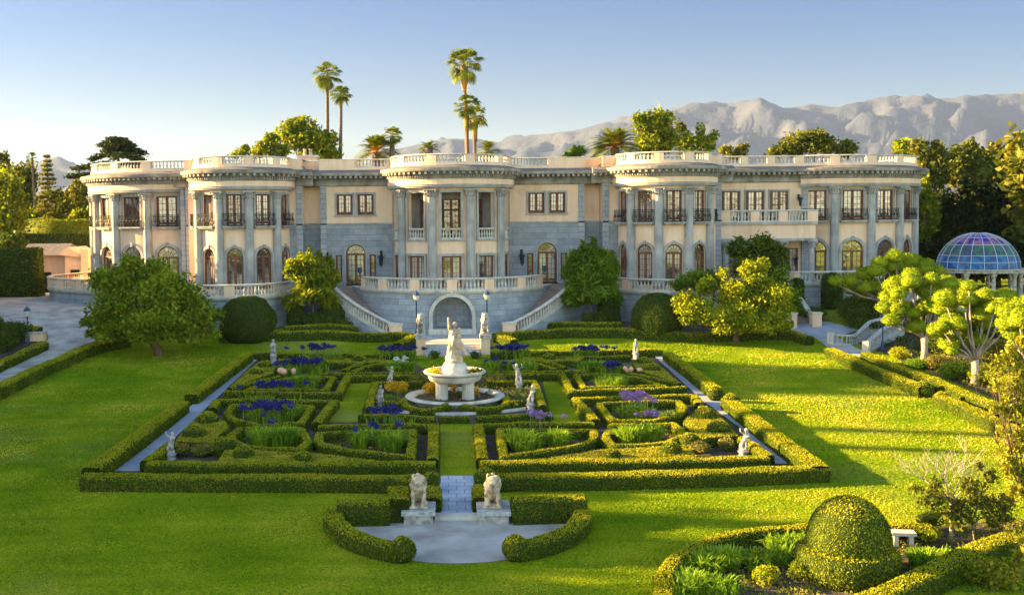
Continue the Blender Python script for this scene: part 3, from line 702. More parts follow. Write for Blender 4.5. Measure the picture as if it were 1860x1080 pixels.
# --- link between right block and right wing
block([(22.4,89.5),(22.41,89.5),(31,89.5)],.03,(),stone_h=0)
pk=line(22.4,89.5,31,89.5)
for c in (1.5,3.55,5.6):
    window(pk,c,.0,T+5.0,1.5,2.6,False,'french_window',2,4,wood=M_wood,depth=-.05,st=.13,sill=False)
quoin(30.2,89.45,.5)
lantern(house,29.65,89.4,T+6.7); lantern(house,29.3,89.4,T+1.6)
MB().box((22.5,87.3,T+4.75),(30.6,89.4,T+4.98)).build('porch_cornice',M_stone,house)
MB().box((22.5,87.45,T+3.6),(30.45,87.75,T+4.75)).build('porch_frieze',M_plaster,house); MB().box((22.5,87.36,T+3.38),(30.55,87.86,T+3.6)).build('porch_architrave',M_stone,house)
MB().box((22.5,87.87,T+3.4),(30.5,89.48,T+3.5)).build('porch_ceiling',M_wood,house)
MB().box((22.5,87.3,T-.3),(31,89.45,T+.01)).build('porch_floor',M_pale,house)
pb=empty0('porch_balustrade'); balrow(pb,line(22.5,87.5,30.6,87.5),0,8.1,T+4.98,1.0,[(.35,.9),(2.85,.75),(5.2,.75),(7.7,.95)],0,(M_pale,M_plaster))
for x in (22.95,25.3,27.7,30.15): column(x,87.6,T,T+3.38,.27,0)
for x in (24.2,26.5,28.8): window(line(22.4,89.4,31,89.4),x-22.4,0,T+.02,1.6,2.7,False,'porch_door',2,5,wood=M_wood2,sur=False,depth=-.06)
MB().box((24,88,T+.05),(28,88.02,T+.06)).build('door_mat',M_dark,house)
# --- wings
def wing(cx,cy,r,ks,colk,span,dz,flip=1):
    p=arc(cx,cy,r); S=lambda d:R(d)*r; ops=[]
    for k in ks: ops+=[(S(k),1.88,T+.02,T+2.45,1),(S(k),1.8,T+5.05,T+7.6)]
    wall(p,S(span[0]),S(span[1]),T-3.4,T+8.2,ops,.3,step=.5).build('wing_wall',M_plaster,house)
    for i,k in enumerate(ks):
        gl=M_glass2 if (flip>0) else M_glass
        window(p,S(k),0,T+.02,1.88,2.43,True,'french_door',2,5,wood=M_wood2,sill=False,st=.24,glass=gl)
        window(p,S(k),0,T+5.05,1.8,2.55,False,'french_window',2,4,wood=M_wood,st=.16,sill=False,glass=M_glass)
        railing(p,S(k),0,2.05,T+5.05,.98)
    for k in colk: x,y,a=p(S(k)); column(x+sin(a)*.16,y-cos(a)*.16,T,T+7.865,.36,a)
    entab(p,S(span[0]),S(span[1]),dz,.5,True,1.12); L=[(S(k),.8) for k in colk if span[0]<k<span[1]]
    parapet(p,S(span[0]),S(span[1]),dz,L)
    n=30; P=[(cx+(r-.02)*sin(R(span[0]+(span[1]-span[0])*i/n)),cy-(r-.02)*cos(R(span[0]+(span[1]-span[0])*i/n))) for i in range(n+1)]
    MB().poly(P,T+dz+9.3,T+dz+9.5).build('wing_roof',M_roof,house)
wing(-24,97,8.5,(0,-22,-44,-66,-88),(-11,-33,-55,-77,-99),(-125,14),.05,-1)
wing(34.,96.6,8.,(-22,0,22,44,66,88),(-11,11,33,55,77,99),(-30,125),.04,1)
quoin(-22.45,88.5,.4)
# parapets of the flat parts
parapet(line(-11,88,11.2,88),0,22.2,0,[(1.3,3.3),(7.0,1.6),(15.1,1.6),(20.8,3.3)])
parapet(line(-12.6,88.9,-10.9,88.9),0,1.7,-.05,[(.85,1.7)]); parapet(line(11.1,88.9,12.7,88.9),0,1.6,-.05,[(.8,1.6)])
parapet(line(-22.1,87.25,-12.35,87.25),0,9.75,.02,[(.4,1.2),(9.2,1.9)]); parapet(line(12.6,87.25,22.5,87.25),0,9.9,.02,[(.6,1.9),(9.4,1.2)])
for x in (-12.4,12.65): parapet(line(x,89,x,87.2) if x<0 else line(x,87.2,x,89),0,1.8,.015,[(.9,1.8)])
parapet(line(22.4,89.5,31,89.5),0,8.6,.03,[(.2,.5),(2.6,.6),(4.9,.6),(7.3,.75)])
# body of the house behind the fronts, flat roof, chimneys
for i,(x0,x1,y0,y1) in enumerate(((-31,-22.2,96.5,112),(-22.1,-12.4,94.9,112),(-12.3,12.5,93.9,112),(12.6,22.5,94.9,112),(22.6,42,96,112))):
    MB().box((x0,y0,T-3.5),(x1,y1,T+9.2)).build('rear_wall',M_plaster,house)
for i,(x0,x1,y0,y1) in enumerate(((-31,-22.2,92,112.2),(-22.15,-12.3,87.3,112.3),(-12.4,12.6,88.9,112.4),(-11,11.2,88.05,88.95),(12.6,22.5,87.4,112.3),(22.4,40.6,89.6,112.2))):
    MB().box((x0,y0,T+9.2+i*.004),(x1,y1,T+9.44+i*.004)).build('flat_roof',M_roof,house)
ch=MB().box((-13.6,94,T+9),(-12.0,95.4,T+11.1)).build('chimney',M_plaster,house)
MB().box((-13.75,93.85,T+11.1),(-11.85,95.55,T+11.28)).build('chimney_cap',M_pale,ch)
for x in (-13.1,-12.6): MB().lathe([(.16,0),(.18,.1),(.13,.2),(.14,.55),(.19,.6)],(x,94.7,T+11.28),10).build('chimney_pot',M_tan,ch)

# ---------------------------------------------------------------- TERRACES AND STAIRS
tc=empty('central_terrace',(0,0,0),'half-round grey stone terrace with an arched niche below the centre bay','terrace')
RT=8.66; YT=89.2; pt_=arc(0,YT,RT); pth=pt_
PZ=2.38
wall(pth,-R(70)*RT,R(70)*RT,PZ-.4,T-.02,[(0,3.05,PZ+.42,PZ+.42+.95,1)],1.7,step=.4).build('terrace_wall',M_terr,tc)
sweep(pth,-R(57)*RT,R(57)*RT,[(-.2,T-.28),(.1,T-.28),(.16,T-.16),(.22,T-.14),(.22,T-.0),(-.2,T-.0)]).build('coping',M_pale,tc)
P=[(RT*.995*sin(R(-88+176*i/30)),YT-RT*.995*cos(R(-88+176*i/30))) for i in range(31)]
MB().poly(P,T-.2,T-.005).build('terrace_floor',M_pale,tc)
balrow(tc,pth,-R(56)*RT,R(56)*RT,T,.95,[(R(a)*RT,.78) for a in (-38.6,-19.3,0,19.3,38.6)]+[(R(-55)*RT,.5),(R(55)*RT,.5)],0,(M_pale,M_plaster),bsp=.29)
# niche back and surround
nb=MB(); 
for i in range(14):
    a=PI*i/14;b=PI*(i+1)/14; y0=YT-RT+.8
    q=[(-1.5*cos(a),y0-.0,0),(-1.5*cos(b),y0,0)]
nb.box((-1.7,YT-RT+1.66,PZ-.2),(1.7,YT-RT+1.8,PZ+3.2)); nb.build('niche_back',M_terr,tc)
placed('nsur',lambda:surround(3.05,0,1.37,True,.28,.1,False),'niche_arch',M_pale,tc,Matrix.Translation((0,YT-RT-.12+.03,PZ+.0)))
MB().box((-1.85,YT-RT-.32,PZ),(1.85,YT-RT+.0,PZ+.4)).build('niche_plinth',M_pale,tc)
# plaza and the small flight of steps
Pz=[(-2.15,74),(2.15,74),(2.15,76.6),(4.2,78.6),(5.2,81.5),(6.5,83),(-6.5,83),(-5.2,81.5),(-4.2,78.6),(-2.15,76.6)]
pla=MB().poly(Pz,PZ-.9,PZ).build('plaza',M_gravel); tag(pla,kind='structure')
gs=MB(); zb=zg(0,72.5)
for i in range(5): gs.box((-1.95,72.6+i*.36,zb-.2),(1.95,74.4,zb+(i+1)*(PZ-zb)/5-(.003 if i==4 else 0)))
tag(gs.build('garden_steps',M_greyst),'short flight of five grey stone steps between the two lion pedestals','steps')
def stair(side):
    st=empty('curved_staircase',(0,0,0),'curved stone staircase sweeping down from the '+('left' if side<0 else 'right')+' arched door, brown treads','staircase','staircases either side of the central terrace')
    A0,A1=25.,70.; n=20; mb=MB()
    for i in range(n):
        a0=A0+(A1-A0)*i/n; a1=A0+(A1-A0)*(i+1)/n+(.02 if i<n-1 else 0); z=PZ+(T-PZ)*(i+1)/n
        P=[];m=2
        for q in (a0,a1): P.append((side*8.7*sin(R(q)),YT-8.7*cos(R(q))))
        for q in (a1,a0): P.append((side*10.9*sin(R(q)),YT-10.9*cos(R(q))))
        mb.poly(P,PZ-1.2,z-.004*(i==n-1))
    mb.build('stair_treads',M_tread,st)
    P=[(side*8.6*sin(R(q)),YT-8.6*cos(R(q))) for q in (70,80,92)]+[(side*11.2*sin(R(q)),YT-11.2*cos(R(q))) for q in (92,80,70)]
    MB().poly(P,PZ-.5,T-.012).build('stair_landing',M_tread,st)
    # outer wall, sloping coping, handrail, balusters
    ow=MB(); cp=MB(); hr=MB(); bs=MB(); A0=21.5; N=30
    def zz(q): return PZ+(T-PZ)*max(0,min(1,(q-25.)/45.))
    V=[];Vc=[];Vh=[]
    for i in range(N+1):
        q=A0+(78-A0)*i/N; s_,c_=side*sin(R(q)),cos(R(q)); z=zz(q)
        for r,z_ in ((11.2,PZ-.5),(11.2,z+.05),(10.85,z+.05),(10.85,PZ-.5)): V.append((s_*r,YT-c_*r,z_))
        for r,z_ in ((11.3,z+.05),(11.3,z+.22),(10.8,z+.22),(10.8,z+.05)): Vc.append((s_*r,YT-c_*r,z_))
        for r,z_ in ((11.22,z+.93),(11.25,z+1.02),(11.12,z+1.08),(10.95,z+1.08),(10.8,z+1.02),(10.83,z+.93)): Vh.append((s_*r,YT-c_*r,z_))
    for mbx,VV,k in ((ow,V,4),(cp,Vc,4),(hr,Vh,6)):
        F=[(i*k+j,i*k+(j+1)%k,(i+1)*k+(j+1)%k,(i+1)*k+j) for i in range(N) for j in range(k)]
        if side<0: F=[f[::-1] for f in F]
        F+=[tuple(range(k)),tuple(N*k+j for j in range(k))[::-1]]
        UV=[[( math.atan2(abs(VV[i][0]),YT-VV[i][1])*11,VV[i][2]) for i in f] for f in F]
        mbx.add(VV,F,UV)
    ow.build('stair_wall',M_terr,st); cp.build('sloping_coping',M_pale,st); hr.build('handrail',M_pale,st)
    q=27.
    while q<77: baluster(bs,side*11.03*sin(R(q)),YT-11.03*cos(R(q)),zz(q)+.2,.76,6,1.1); q+=1.42
    bs.build('balusters',M_pale,st,True)
    x,y=side*11.0*sin(R(23)),YT-11.0*cos(R(23)); nw=MB().box((x-.48,y-.4,PZ-.5),(x+.48,y+.4,PZ+.86)); nw.build('newel',M_plaster,st)
    MB().box((x-.55,y-.47,PZ+.86),(x+.55,y+.47,PZ+1.0)).build('newel_cap',M_pale,st)
M_tread=brickmat('brown_stair_treads',(.26,.19,.16),(.34,.25,.21),(.15,.11,.1),.5,.2,.01)
stair(-1); stair(1)
def ribbon(P,L0=0):
    """path function along a polyline with rounded turning angles (front on the right of travel)"""
    P=[Vector((p[0],p[1])) for p in P]; S=[0]
    for a,b in zip(P,P[1:]): S.append(S[-1]+(b-a).length)
    A=[]
    for i in range(len(P)):
        d=(P[min(i+1,len(P)-1)]-P[max(0,i-1)]); A.append(math.atan2(d.y,d.x))
    for i in range(1,len(A)):
        while A[i]-A[i-1]>PI: A[i]-=2*PI
        while A[i]-A[i-1]<-PI: A[i]+=2*PI
    def f(s):
        s=max(0,min(S[-1]-1e-6,s)); i=max(k for k in range(len(S)-1) if S[k]<=s+1e-9); t=(s-S[i])/(S[i+1]-S[i])
        p=P[i].lerp(P[i+1],t); return (p.x,p.y,A[i]+(A[i+1]-A[i])*t)
    f.L=S[-1]; return f
def side_terrace(name,label,ctrl,archs,peds,inner,T=5.45):
    t=empty(name,(0,0,0),label,'terrace')
    P=smooth([Vector((a,b,0)) for a,b in ctrl],6); f=ribbon(P); L=f.L
    ops=[(s,w,1.6,2.3+1.15,1) for s,w in archs]
    wall(f,0,L,1.6,T-.02,ops,.5,step=.5).build('terrace_wall',M_terr,t)
    for s,w in archs:
        x,y,a=f(s); placed(('asur',w),lambda:surround(w,0,1.85,True,.22,.06,False),'archway',M_pale,t,Matrix.Translation(pt(f,s,.003,1.6))@Matrix.Rotation(a,4,'Z'))
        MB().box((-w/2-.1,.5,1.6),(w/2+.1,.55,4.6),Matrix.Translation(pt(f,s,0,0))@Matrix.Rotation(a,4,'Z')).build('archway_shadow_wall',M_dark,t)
    sweep(f,0,L,[(-.2,T-.3),(.1,T-.3),(.2,T-.14),(.2,T),(-.2,T)]).build('coping',M_pale,t)
    balrow(t,f,0,L,T,.95,[(s,.78) for s in peds],0,(M_pale,M_plaster),bsp=.29)
    MB().poly([(p.x,p.y) for p in P]+inner,T-.2,T-.008).build('terrace_floor',M_pale,t)
    return t,f
tl,fl=side_terrace('left_terrace','long curving grey stone terrace with balustrade wrapping round the left wing',
 [(-33,105),(-35.6,102),(-37,97),(-35.6,93),(-33,90.6),(-30.6,88.6),(-27.5,85.6),(-24,82.4),(-20.3,80.7),(-16.6,80.2),(-14.4,81.6),(-13.2,84.0),(-13.0,86.9)],[(33.6,1.6)],[3,6.5,9.5,12.5,15.5,18.5,21.4,24.6,27.8,31.,34.2,36.6],[(-12.9,89),(-30,104)])
tr,fr_=side_terrace('right_terrace','curving grey stone terrace with balustrade and dark archway under the right bay',
 [(13.4,87.1),(13.5,85.9),(14.2,83.9),(15.8,82.5),(17.7,81.6),(19.8,81.3),(22,81.6),(24.2,82.6),(25.2,84.5),(25.4,88)],[(5.2,1.4)],[3.1,7.6,11.2,14.0],[(13.2,88.2)])
tw2,fw2=side_terrace('upper_right_terrace','grey stone terrace with balustrade in front of the right wing, behind the cloud trees',
 [(27.7,87.8),(27.7,86),(28.3,85.2),(31,85.3),(35,85.6),(39,86.6),(43,89.5),(44.5,94)],[],[2.6,5.6,9,13,17],[(42,97),(30,92),(27.7,90)],T)
# ---------------------------------------------------------------- GARDEN: sheets
RNG=np.random.default_rng(7)
def px(P,h=0.): return [W(a,b,h) for a,b in P]
GX0=px([(470,653)])[0]
sheet('parterre_soil',px([(446,650),(735,648),(800,690),(850,690),(905,645),(1187,646),(1235,691),(1275,728),(1345,779),(1394,838),(862,858),(800,858),(262,852)]),M_soil,.012)
gw=px([(466,652),(205,858)])  # left gravel path, outer and inner edges
LPa=px([(451,652),(204,858),(254,858),(470,652)]); sheet('gravel_path',LPa,M_path,.07)
LPb=px([(1187,647),(1235,691),(1275,728),(1345,779),(1396,845),(1447,844),(1370,775),(1293,715),(1206,647)]); sheet('gravel_path',LPb,M_path,.07)
# grass strips in the parterre
for P in ([(800,770),(862,770),(866,866),(799,866)],[(632,690),(676,690),(652,768),(590,768)],[(985,692),(1026,692),(1055,768),(1003,768)]):
    sheet('grass_strip',px(P),M_lawn,.045)
# paved walk and half-round forecourt
M_slab=brickmat('old_marble_paving',(.38,.42,.50),(.52,.55,.60),(.15,.17,.2),.62,.5,.015,.5,stain=(.6,.66,.76))
pw=px([(801,865),(864,865),(871,938),(791,938)]); mb=MB(); z0=[zg(p.x,p.y)+.05 for p in pw]
V=[Vector((p.x,p.y,z)) for p,z in zip(pw,z0)]; pv=MB().add([V[3],V[2],V[1],V[0]],[(0,1,2,3)],[[(v.x,v.y) for v in (V[3],V[2],V[1],V[0])]]).build('paved_walk',M_slab); tag(pv,kind='structure')
y0=px([(830,950)])[0].y; c0=px([(832,950)])[0]; rr=(px([(1072,950)])[0].x-px([(598,950)])[0].x)/2-.55
half=[(c0.x+rr*cos(PI+PI*i/24),y0+rr*sin(PI+PI*i/24)) for i in range(25)]
sheet('gravel_forecourt',half+[(c0.x+rr,y0+1.4),(c0.x-rr,y0+1.4)],M_gravel,.02)
th=px([(790,944),(872,944)]); MB().box((th[0].x,th[0].y-.12,zg(0,th[0].y)-.1),(th[1].x,th[0].y+.35,zg(0,th[0].y)+.16)).build('stone_threshold',M_pale)
tag(bpy.data.objects['stone_threshold'],'long pale stone threshold slab between the two big lion pedestals','step')
# driveway on the left, path on the right
sheet('driveway',px([(0,512),(60,508),(110,520),(175,560),(225,600),(222,612),(170,620),(110,652),(0,708),(-90,745),(-90,640),(0,672),(60,634),(88,617),(86,606),(-40,606),(-60,560),(-60,512)]),M_gravel,.03)
sheet('right_path',px([(1478,612),(1520,612),(1575,640),(1620,662),(1690,690),(1780,733),(1900,790),(1900,800),(1795,750),(1700,708),(1590,655),(1500,628)]),M_gravel,.03)
sheet('upper_right_path',px([(1430,590),(1500,584),(1560,600),(1505,615),(1478,612),(1435,600)]),M_path,.04)
sheet('planting_bed',px([(1640,600),(1900,600),(1950,780),(1830,735),(1700,680),(1600,640),(1520,600)]),M_soil,.015)
sheet('planting_bed',px([(1200,1090),(1200,1040),(1225,1008),(1265,985),(1340,965),(1470,957),(1700,957),(1860,940),(1860,975),(1700,1030),(1600,1085)]),M_soil,.015)
sheet('planting_bed',px([(-60,598),(70,598),(80,612),(50,640),(-60,680)]),M_soil,.05)
sheet('planting_bed',px([(395,600),(400,585),(735,590),(725,600)]),M_soil,.03); sheet('planting_bed',px([(940,600),(920,590),(1450,585),(1440,604),(1200,606)]),M_soil,.03)

# ---------------------------------------------------------------- hedges
def lod(Y): return max(.04,.0009*Y)
def hedge(label,P,w=.5,h=.55,closed=False,m=None,sm_=0,rnd=.07,grp=None,wob=.025,cat='hedge',step=.3,ends=True,name='box_hedge',**k):
    """clipped hedge along ground points P; leaves over a softly uneven body"""
    if '_both' in k: w*=.86
    P=[Vector((p[0],p[1],0)) for p in P]
    if sm_: P=smooth(P,sm_,closed)
    P=resample(P,step,closed); n=len(P)
    h=h*(.92 if '_both' in k else 1); prof=[(-w/2,0),(-w/2-.01,h*.5),(-w/2,h-rnd),(-w/2+rnd,h),(-w*.12,h+.01),(w*.12,h+.01),(w/2-rnd,h),(w/2,h-rnd),(w/2+.01,h*.5),(w/2,0)]; kk=len(prof); V=[]; F=[]
    Pl=[Vector((p.x,p.y,zg(p.x,p.y))) for p in P]
    for i in range(n):
        a=P[(i-1)%n] if closed or i>0 else P[i]; b=P[(i+1)%n] if closed or i<n-1 else P[i]
        t=(b-a).normalized(); t1=(P[i]-a).normalized() if (P[i]-a).length>1e-4 else t; cs=max(.55,abs(t1.dot(t)))
        nr=Vector((t.y,-t.x,0))/cs
        for o,z in prof:
            q=P[i]+nr*o; zz=zg(q.x,q.y)+z
            d=Vector((nz((q.x,q.y,z),1.6),nz((q.y,z,q.x),1.6),nz((z,q.x,q.y),1.1)))*wob*2 if z>0.01 else Vector()
            V.append((q.x+d.x,q.y+d.y,zz+d.z))
    rngi=n if closed else n-1
    for i in range(rngi):
        j=(i+1)%n
        for q in range(kk-1): F.append((i*kk+q,j*kk+q,j*kk+q+1,i*kk+q+1)[::-1])
    if not closed: F.append(tuple(range(kk))); F.append(tuple((n-1)*kk+q for q in range(kk))[::-1])
    mb=MB().add(V,F)
    # orientation check of the caps is not needed: leaves use both sides
    Ym=sum(p.y for p in P)/n; s=lod(Ym)
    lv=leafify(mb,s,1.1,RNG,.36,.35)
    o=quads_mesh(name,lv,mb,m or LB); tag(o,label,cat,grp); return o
def fixn(mb): return mb
def plateau(label,P,h=.5,m=None,cat='low hedge',name='low_box_hedge',grp=None):
    P=resample([Vector((p[0],p[1],0)) for p in P],.35,True); mb=MB()
    mb.poly([(p.x,p.y) for p in P],lambda x,y:zg(x,y)-.02,lambda x,y:zg(x,y)+h+.04*nz((x,y,0),1.5))
    Ym=sum(p.y for p in P)/len(P); s=lod(Ym)
    # more even top: extra grid is unnecessary, leaf cover hides the facets
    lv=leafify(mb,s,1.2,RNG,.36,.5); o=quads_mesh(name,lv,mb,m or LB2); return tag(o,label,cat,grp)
def ball(label,c,r,hz=None,base=0,m=None,cat='topiary ball',name='box_ball',grp=None,cover=1.,par=None,n=18,wob=.05):
    """clipped ball/dome: c ground point, r radius, hz vertical radius"""
    hz=hz or r; mb=MB(); mb.ell((0,0,0),(1,1,1),n,10); V=[]
    for p in mb.v:
        p=Vector(p); d=1+wob*nz((p+Vector(c)),1.8)*2; V.append((c[0]+p.x*r*d,c[1]+p.y*r*d,c[2]+base+p.z*hz*d))
    mb.v=V; s=lod(c[1]); lv=leafify(mb,s,cover*1.1,RNG,.36,.4)
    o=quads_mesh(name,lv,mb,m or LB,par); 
    if label: tag(o,label,cat,grp)
    return o
sd=('left','right')
BEDS=[]
def both(label,P,**k):
    """same hedge on both halves of the symmetrical parterre"""
    for side in (0,1):
        PP=P if side==0 else [Vector((.12-p.x,p.y,0)) for p in P]; hedge(label.format(sd[side]),PP,_both=1,**k)
        if k.get('closed'): BEDS.append(PP)
HG='clipped box hedges of the knot garden'
g=dict(grp=HG)
hedge('long straight box hedge nearest the camera, closing the left half of the garden',px([(152,862),(400,864),(600,864),(768,866)],.55),w=.78,h=.54,**g)
hedge('long straight box hedge nearest the camera, closing the right half of the garden',px([(884,863),(1100,860),(1300,855),(1496,846)],.55),w=.78,h=.54,**g)
hedge('stepped box hedge along the outer side of the left gravel path, near half',px([(166,850),(257,785),(330,730)],.6),w=.75,h=.62,**g)
hedge('stepped box hedge along the outer side of the left gravel path, far half',px([(347,716),(402,676),(450,642)],.6),w=.7,h=.6,**g)
hedge('sunlit box hedge along the outer side of the right gravel path, near half',px([(1322,722),(1400,782),(1490,848)],.6),w=.75,h=.62,**g)
hedge('sunlit box hedge along the outer side of the right gravel path, far half',px([(1214,640),(1260,674),(1300,704)],.6),w=.7,h=.6,**g)
hedge('thin box hedge closing the far left edge of the garden',px([(462,640),(600,642),(728,643)],.5),w=.5,h=.5,**g)
hedge('thin box hedge closing the far right edge of the garden',px([(892,640),(1050,637),(1202,634)],.5),w=.5,h=.5,**g)
hg=.5
def H(P,s=0,c=False): return px(P,hg)
both('broad second box hedge behind the front hedge, {} half',H([(268,839),(420,840),(600,839),(790,839)]),w=.75,h=.52,**g)
both('box hedge edge running beside the {} gravel path at the near corner rose bed',H([(312,800),(285,820),(264,836)]),w=.55,h=.5,**g)
both('L-shaped box hedge beside the central grass walk, {} near quarter',H([(578,771),(700,769),(788,769),(786,830)]),w=.52,h=.5,**g)
both('D-shaped box hedge round the big bed by the central grass walk, {} side',H([(750,779),(746,826),(700,821),(655,816),(620,811),(590,804),(578,795),(580,783),(640,781)]),w=.42,h=.48,closed=True,**g)
both('rounded box hedge round the second agapanthus bed of the {} near quarter',H([(434,774),(419,786),(422,797),(448,806),(495,811),(545,811),(560,797),(545,774)]),w=.42,h=.48,closed=True,**g)
both('box hedge loop round the upper flower bed of the {} near quarter',H([(422,733),(475,731),(566,735),(546,765),(470,768),(425,758),(413,745)]),w=.42,h=.48,closed=True,**g)
both('box hedge turning the corner of the {} grass strip, near side',H([(386,738),(392,724),(412,723),(520,724),(608,726),(592,744),(575,765)]),w=.48,h=.5,**g)
both('box hedge framing the {} grass strip, far side',H([(408,709),(520,711),(614,712),(622,697),(631,681),(700,680),(768,680)]),w=.46,h=.5,**g)
both('curved box hedge round the light-green agapanthus bed of the {} far quarter',H([(448,705),(478,694),(500,688),(530,683),(606,682),(592,704)]),w=.38,h=.46,closed=True,**g)
both('curving box hedge beside the far rose corner of the {} side',H([(418,701),(450,694),(478,687),(510,680)]),w=.4,h=.46,sm_=2,**g)
both('straight thin box hedge behind the bowl fountain, {} side',H([(584,675),(660,674.5),(768,674)]),w=.38,h=.45,**g)
both('slanting box hedge in the far quarter, {} side',H([(624,668),(647,660),(668,652)]),w=.4,h=.45,**g)
both('second slanting box hedge in the far quarter, {} side',H([(640,671),(660,664),(696,657),(740,655)]),w=.38,h=.45,sm_=2,**g)
both('thin box hedge across the back of the far flower beds, {} side',H([(596,657),(640,656),(690,655)]),w=.35,h=.45,**g)
both('low box hedge strip in front of the far edge, {} side',H([(505,649),(600,649),(700,649)]),w=.45,h=.42,**g)
both('box hedge along the {} side of the fountain square',H([(670,736),(675,712),(682,692),(740,691),(768,691)]),w=.42,h=.46,**g)
both('box hedge across the near side of the fountain square, {} half',px([(652,752),(720,754),(790,757)],.4),w=.42,h=.42,**g)
both('small S-curved box hedge hugging the round basin, {} side',px([(733,722),(734,731),(747,739),(773,743),(798,739),(813,732)],.32),w=.42,h=.34,sm_=3,**g)
both('short straight box hedge behind the small cherub, {} side of the basin',H([(695,726),(733,726)]),w=.36,h=.42,**g)
hedge('short low box hedge in the middle of the near side of the fountain square',px([(797,757),(853,757)],.34),w=.36,h=.34)
def bplat(label,P,**k):
    for side in (0,1): plateau(label.format(sd[side]),P if side==0 else [Vector((.12-p.x,p.y,0)) for p in P],**k)
bplat('wide flat-clipped box mass between the two flower beds and the front hedge, {} side',H([(395,838),(408,815),(440,813),(520,818),(565,819),(604,824),(690,835)]),h=.44)
bplat('wide flat-clipped box mass between the gravel path and the flower beds, {} near side',H([(318,799),(340,772),(372,744),(386,744),(390,756),(407,762),(415,771),(412,778),(397,788),(397,797),(414,806),(395,811),(375,801)]),h=.44)
bplat('wide flat-clipped box mass beside the gravel path, {} far side',H([(420,699),(445,675),(470,656),(490,655),(500,664),(495,676),(470,684),(440,694)]),h=.42)
bplat('low box strip behind the far agapanthus, {} side',H([(590,650),(700,650),(745,652),(740,655),(596,655)]),h=.34)
def bball(label,a,b,r,hz,base,**k):
    q=W(a,b,hg)
    for side in (0,1): p=q if side==0 else Vector((.12-q.x,q.y,q.z)); ball(label.format(sd[side]),(p.x,p.y,zg(p.x,p.y)),r,hz,base,**k)
bball('flattened box dome on the wide box mass by the path, farther one, {} side',376,763,.55,.38,.5)
bball('flattened box dome on the wide box mass by the path, nearer one, {} side',353,788,.55,.38,.5)
bball('small box dome beside the rose corner, {} side',407,806,.42,.34,.45)
bball('round box ball on the near box mass, left of its neighbour, {} side',442,826,.42,.4,.5)
bball('low box ball on the near box mass close to the central walk, {} side',550,832,.36,.3,.48)
bball('small box dome near the far statue, {} side',482,663,.5,.36,.42)
bball('small box dome below the far statue, {} side',466,676,.5,.36,.42)
bball('small box dome amid the far slanting hedges, {} side',653,651,.45,.32,.4)
for l,a,b,r in (('round clipped box ball at the left of the paved entrance walk behind the lion',782,871,.36),('big clipped box ball at the right of the paved entrance walk behind the lion',882,868,.46),('golden box ball ending the right outer hedge, far piece',1299,712,.4),('dark-sided box ball opening the right outer hedge, near piece',1328,728,.46)):
    p=W(a,b,.5); ball(l,(p.x,p.y,zg(p.x,p.y)),r,r*1.02,.42)
# entrance hedges
for l,P,w,h in (('short box hedge between the paved walk and the left lion',[(783,882),(781,905)],.75,.55),('short box hedge between the paved walk and the right lion',[(878,880),(880,905)],.8,.55),
 ('tall square box block behind the left lion',[(724,884),(724,906)],.75,.85),
 ('thick straight box hedge closing the left back of the forecourt',[(612,910),(708,908)],.7,.8),('thick straight box hedge closing the right back of the forecourt',[(930,904),(1000,902),(1062,900)],.75,.85)):
    hedge(l,px(P,h),w=w,h=h)
for side in (0,1):
    P=[]
    for i in range(15):
        a=PI+R(2+ (66-2)*i/14) if side==0 else 2*PI-R(2+(66-2)*i/14); P.append(Vector((c0.x+(rr+.35)*cos(a),y0+.25+(rr+.3)*sin(a),0)))
    hedge('curved low box hedge round the %s of the gravel forecourt'%sd[side],P,w=.62,h=.5)
    e=P[-1]; ball('dense box ball ending the curved hedge at the %s of the forecourt opening'%sd[side],(e.x,e.y,zg(e.x,e.y)),.4,.42,.35)
# hedges round the small lawns and the drive
for l,P,w,h in (('long low hedge behind the left small lawn below the terrace',[(398,607),(470,603),(560,602),(727,604),(752,608),(722,624)],.7,.6),
 ('long low hedge behind the right small lawn running under the yellow tree',[(934,617),(906,606),(970,600),(1060,597),(1130,597),(1180,602),(1250,605),(1330,603),(1400,600),(1440,601),(1472,612)],.7,.6),
 ('short back hedge below the left staircase',[(515,594),(650,594)],.6,.6),('short back hedge below the right staircase',[(992,588),(1060,587),(1130,586)],.6,.6),
 ('winding low hedge between the cobbled drive and the left lawn',[(232,610),(196,617),(165,625),(144,633),(113,648),(64,668),(26,687),(-6,702),(-60,726)],.8,.7),
 ('short hedge on the island side of the left drive',[(80,620),(50,634),(0,657),(-50,680)],.7,.55),('flat hedge behind the round bushes of the drive island',[(-40,594),(30,593),(72,596)],.8,.6),
 ('low hedge between right lawn and stone path, farther piece',[(1507,632),(1593,669),(1679,702)],.65,.6),
 ('low hedge along the right of the stone path below the cloud trees',[(1572,640),(1617,660),(1691,685),(1765,717),(1825,740),(1900,775)],.65,.65),
 ('sunlit low hedge left of the stone path, nearer piece at the right edge',[(1706,716),(1765,740),(1800,757),(1890,796)],.65,.6)):
    hedge(l,px(P,h),w=w,h=h)
for l,a,b,r in (('round end of the far path hedge at the right lawn corner',1678,703,.5),('low round box ball starting the near path hedge',1712,720,.42)):
    p=W(a,b,.5); ball(l,(p.x,p.y,zg(p.x,p.y)),r,r*.95,.35)
# oval bed bottom right
hedge('curved golden box hedge round the bottom right flower bed',px([(1212,1100),(1205,1060),(1213,1030),(1240,1002),(1285,980),(1345,965),(1420,957),(1500,953),(1600,952),(1690,955)],.5),w=.5,h=.5,sm_=2)
hedge('diagonal dark box hedge crossing the bottom right corner',px([(1560,1095),(1640,1062),(1720,1022),(1790,990),(1880,962)],.55),w=.7,h=.62)

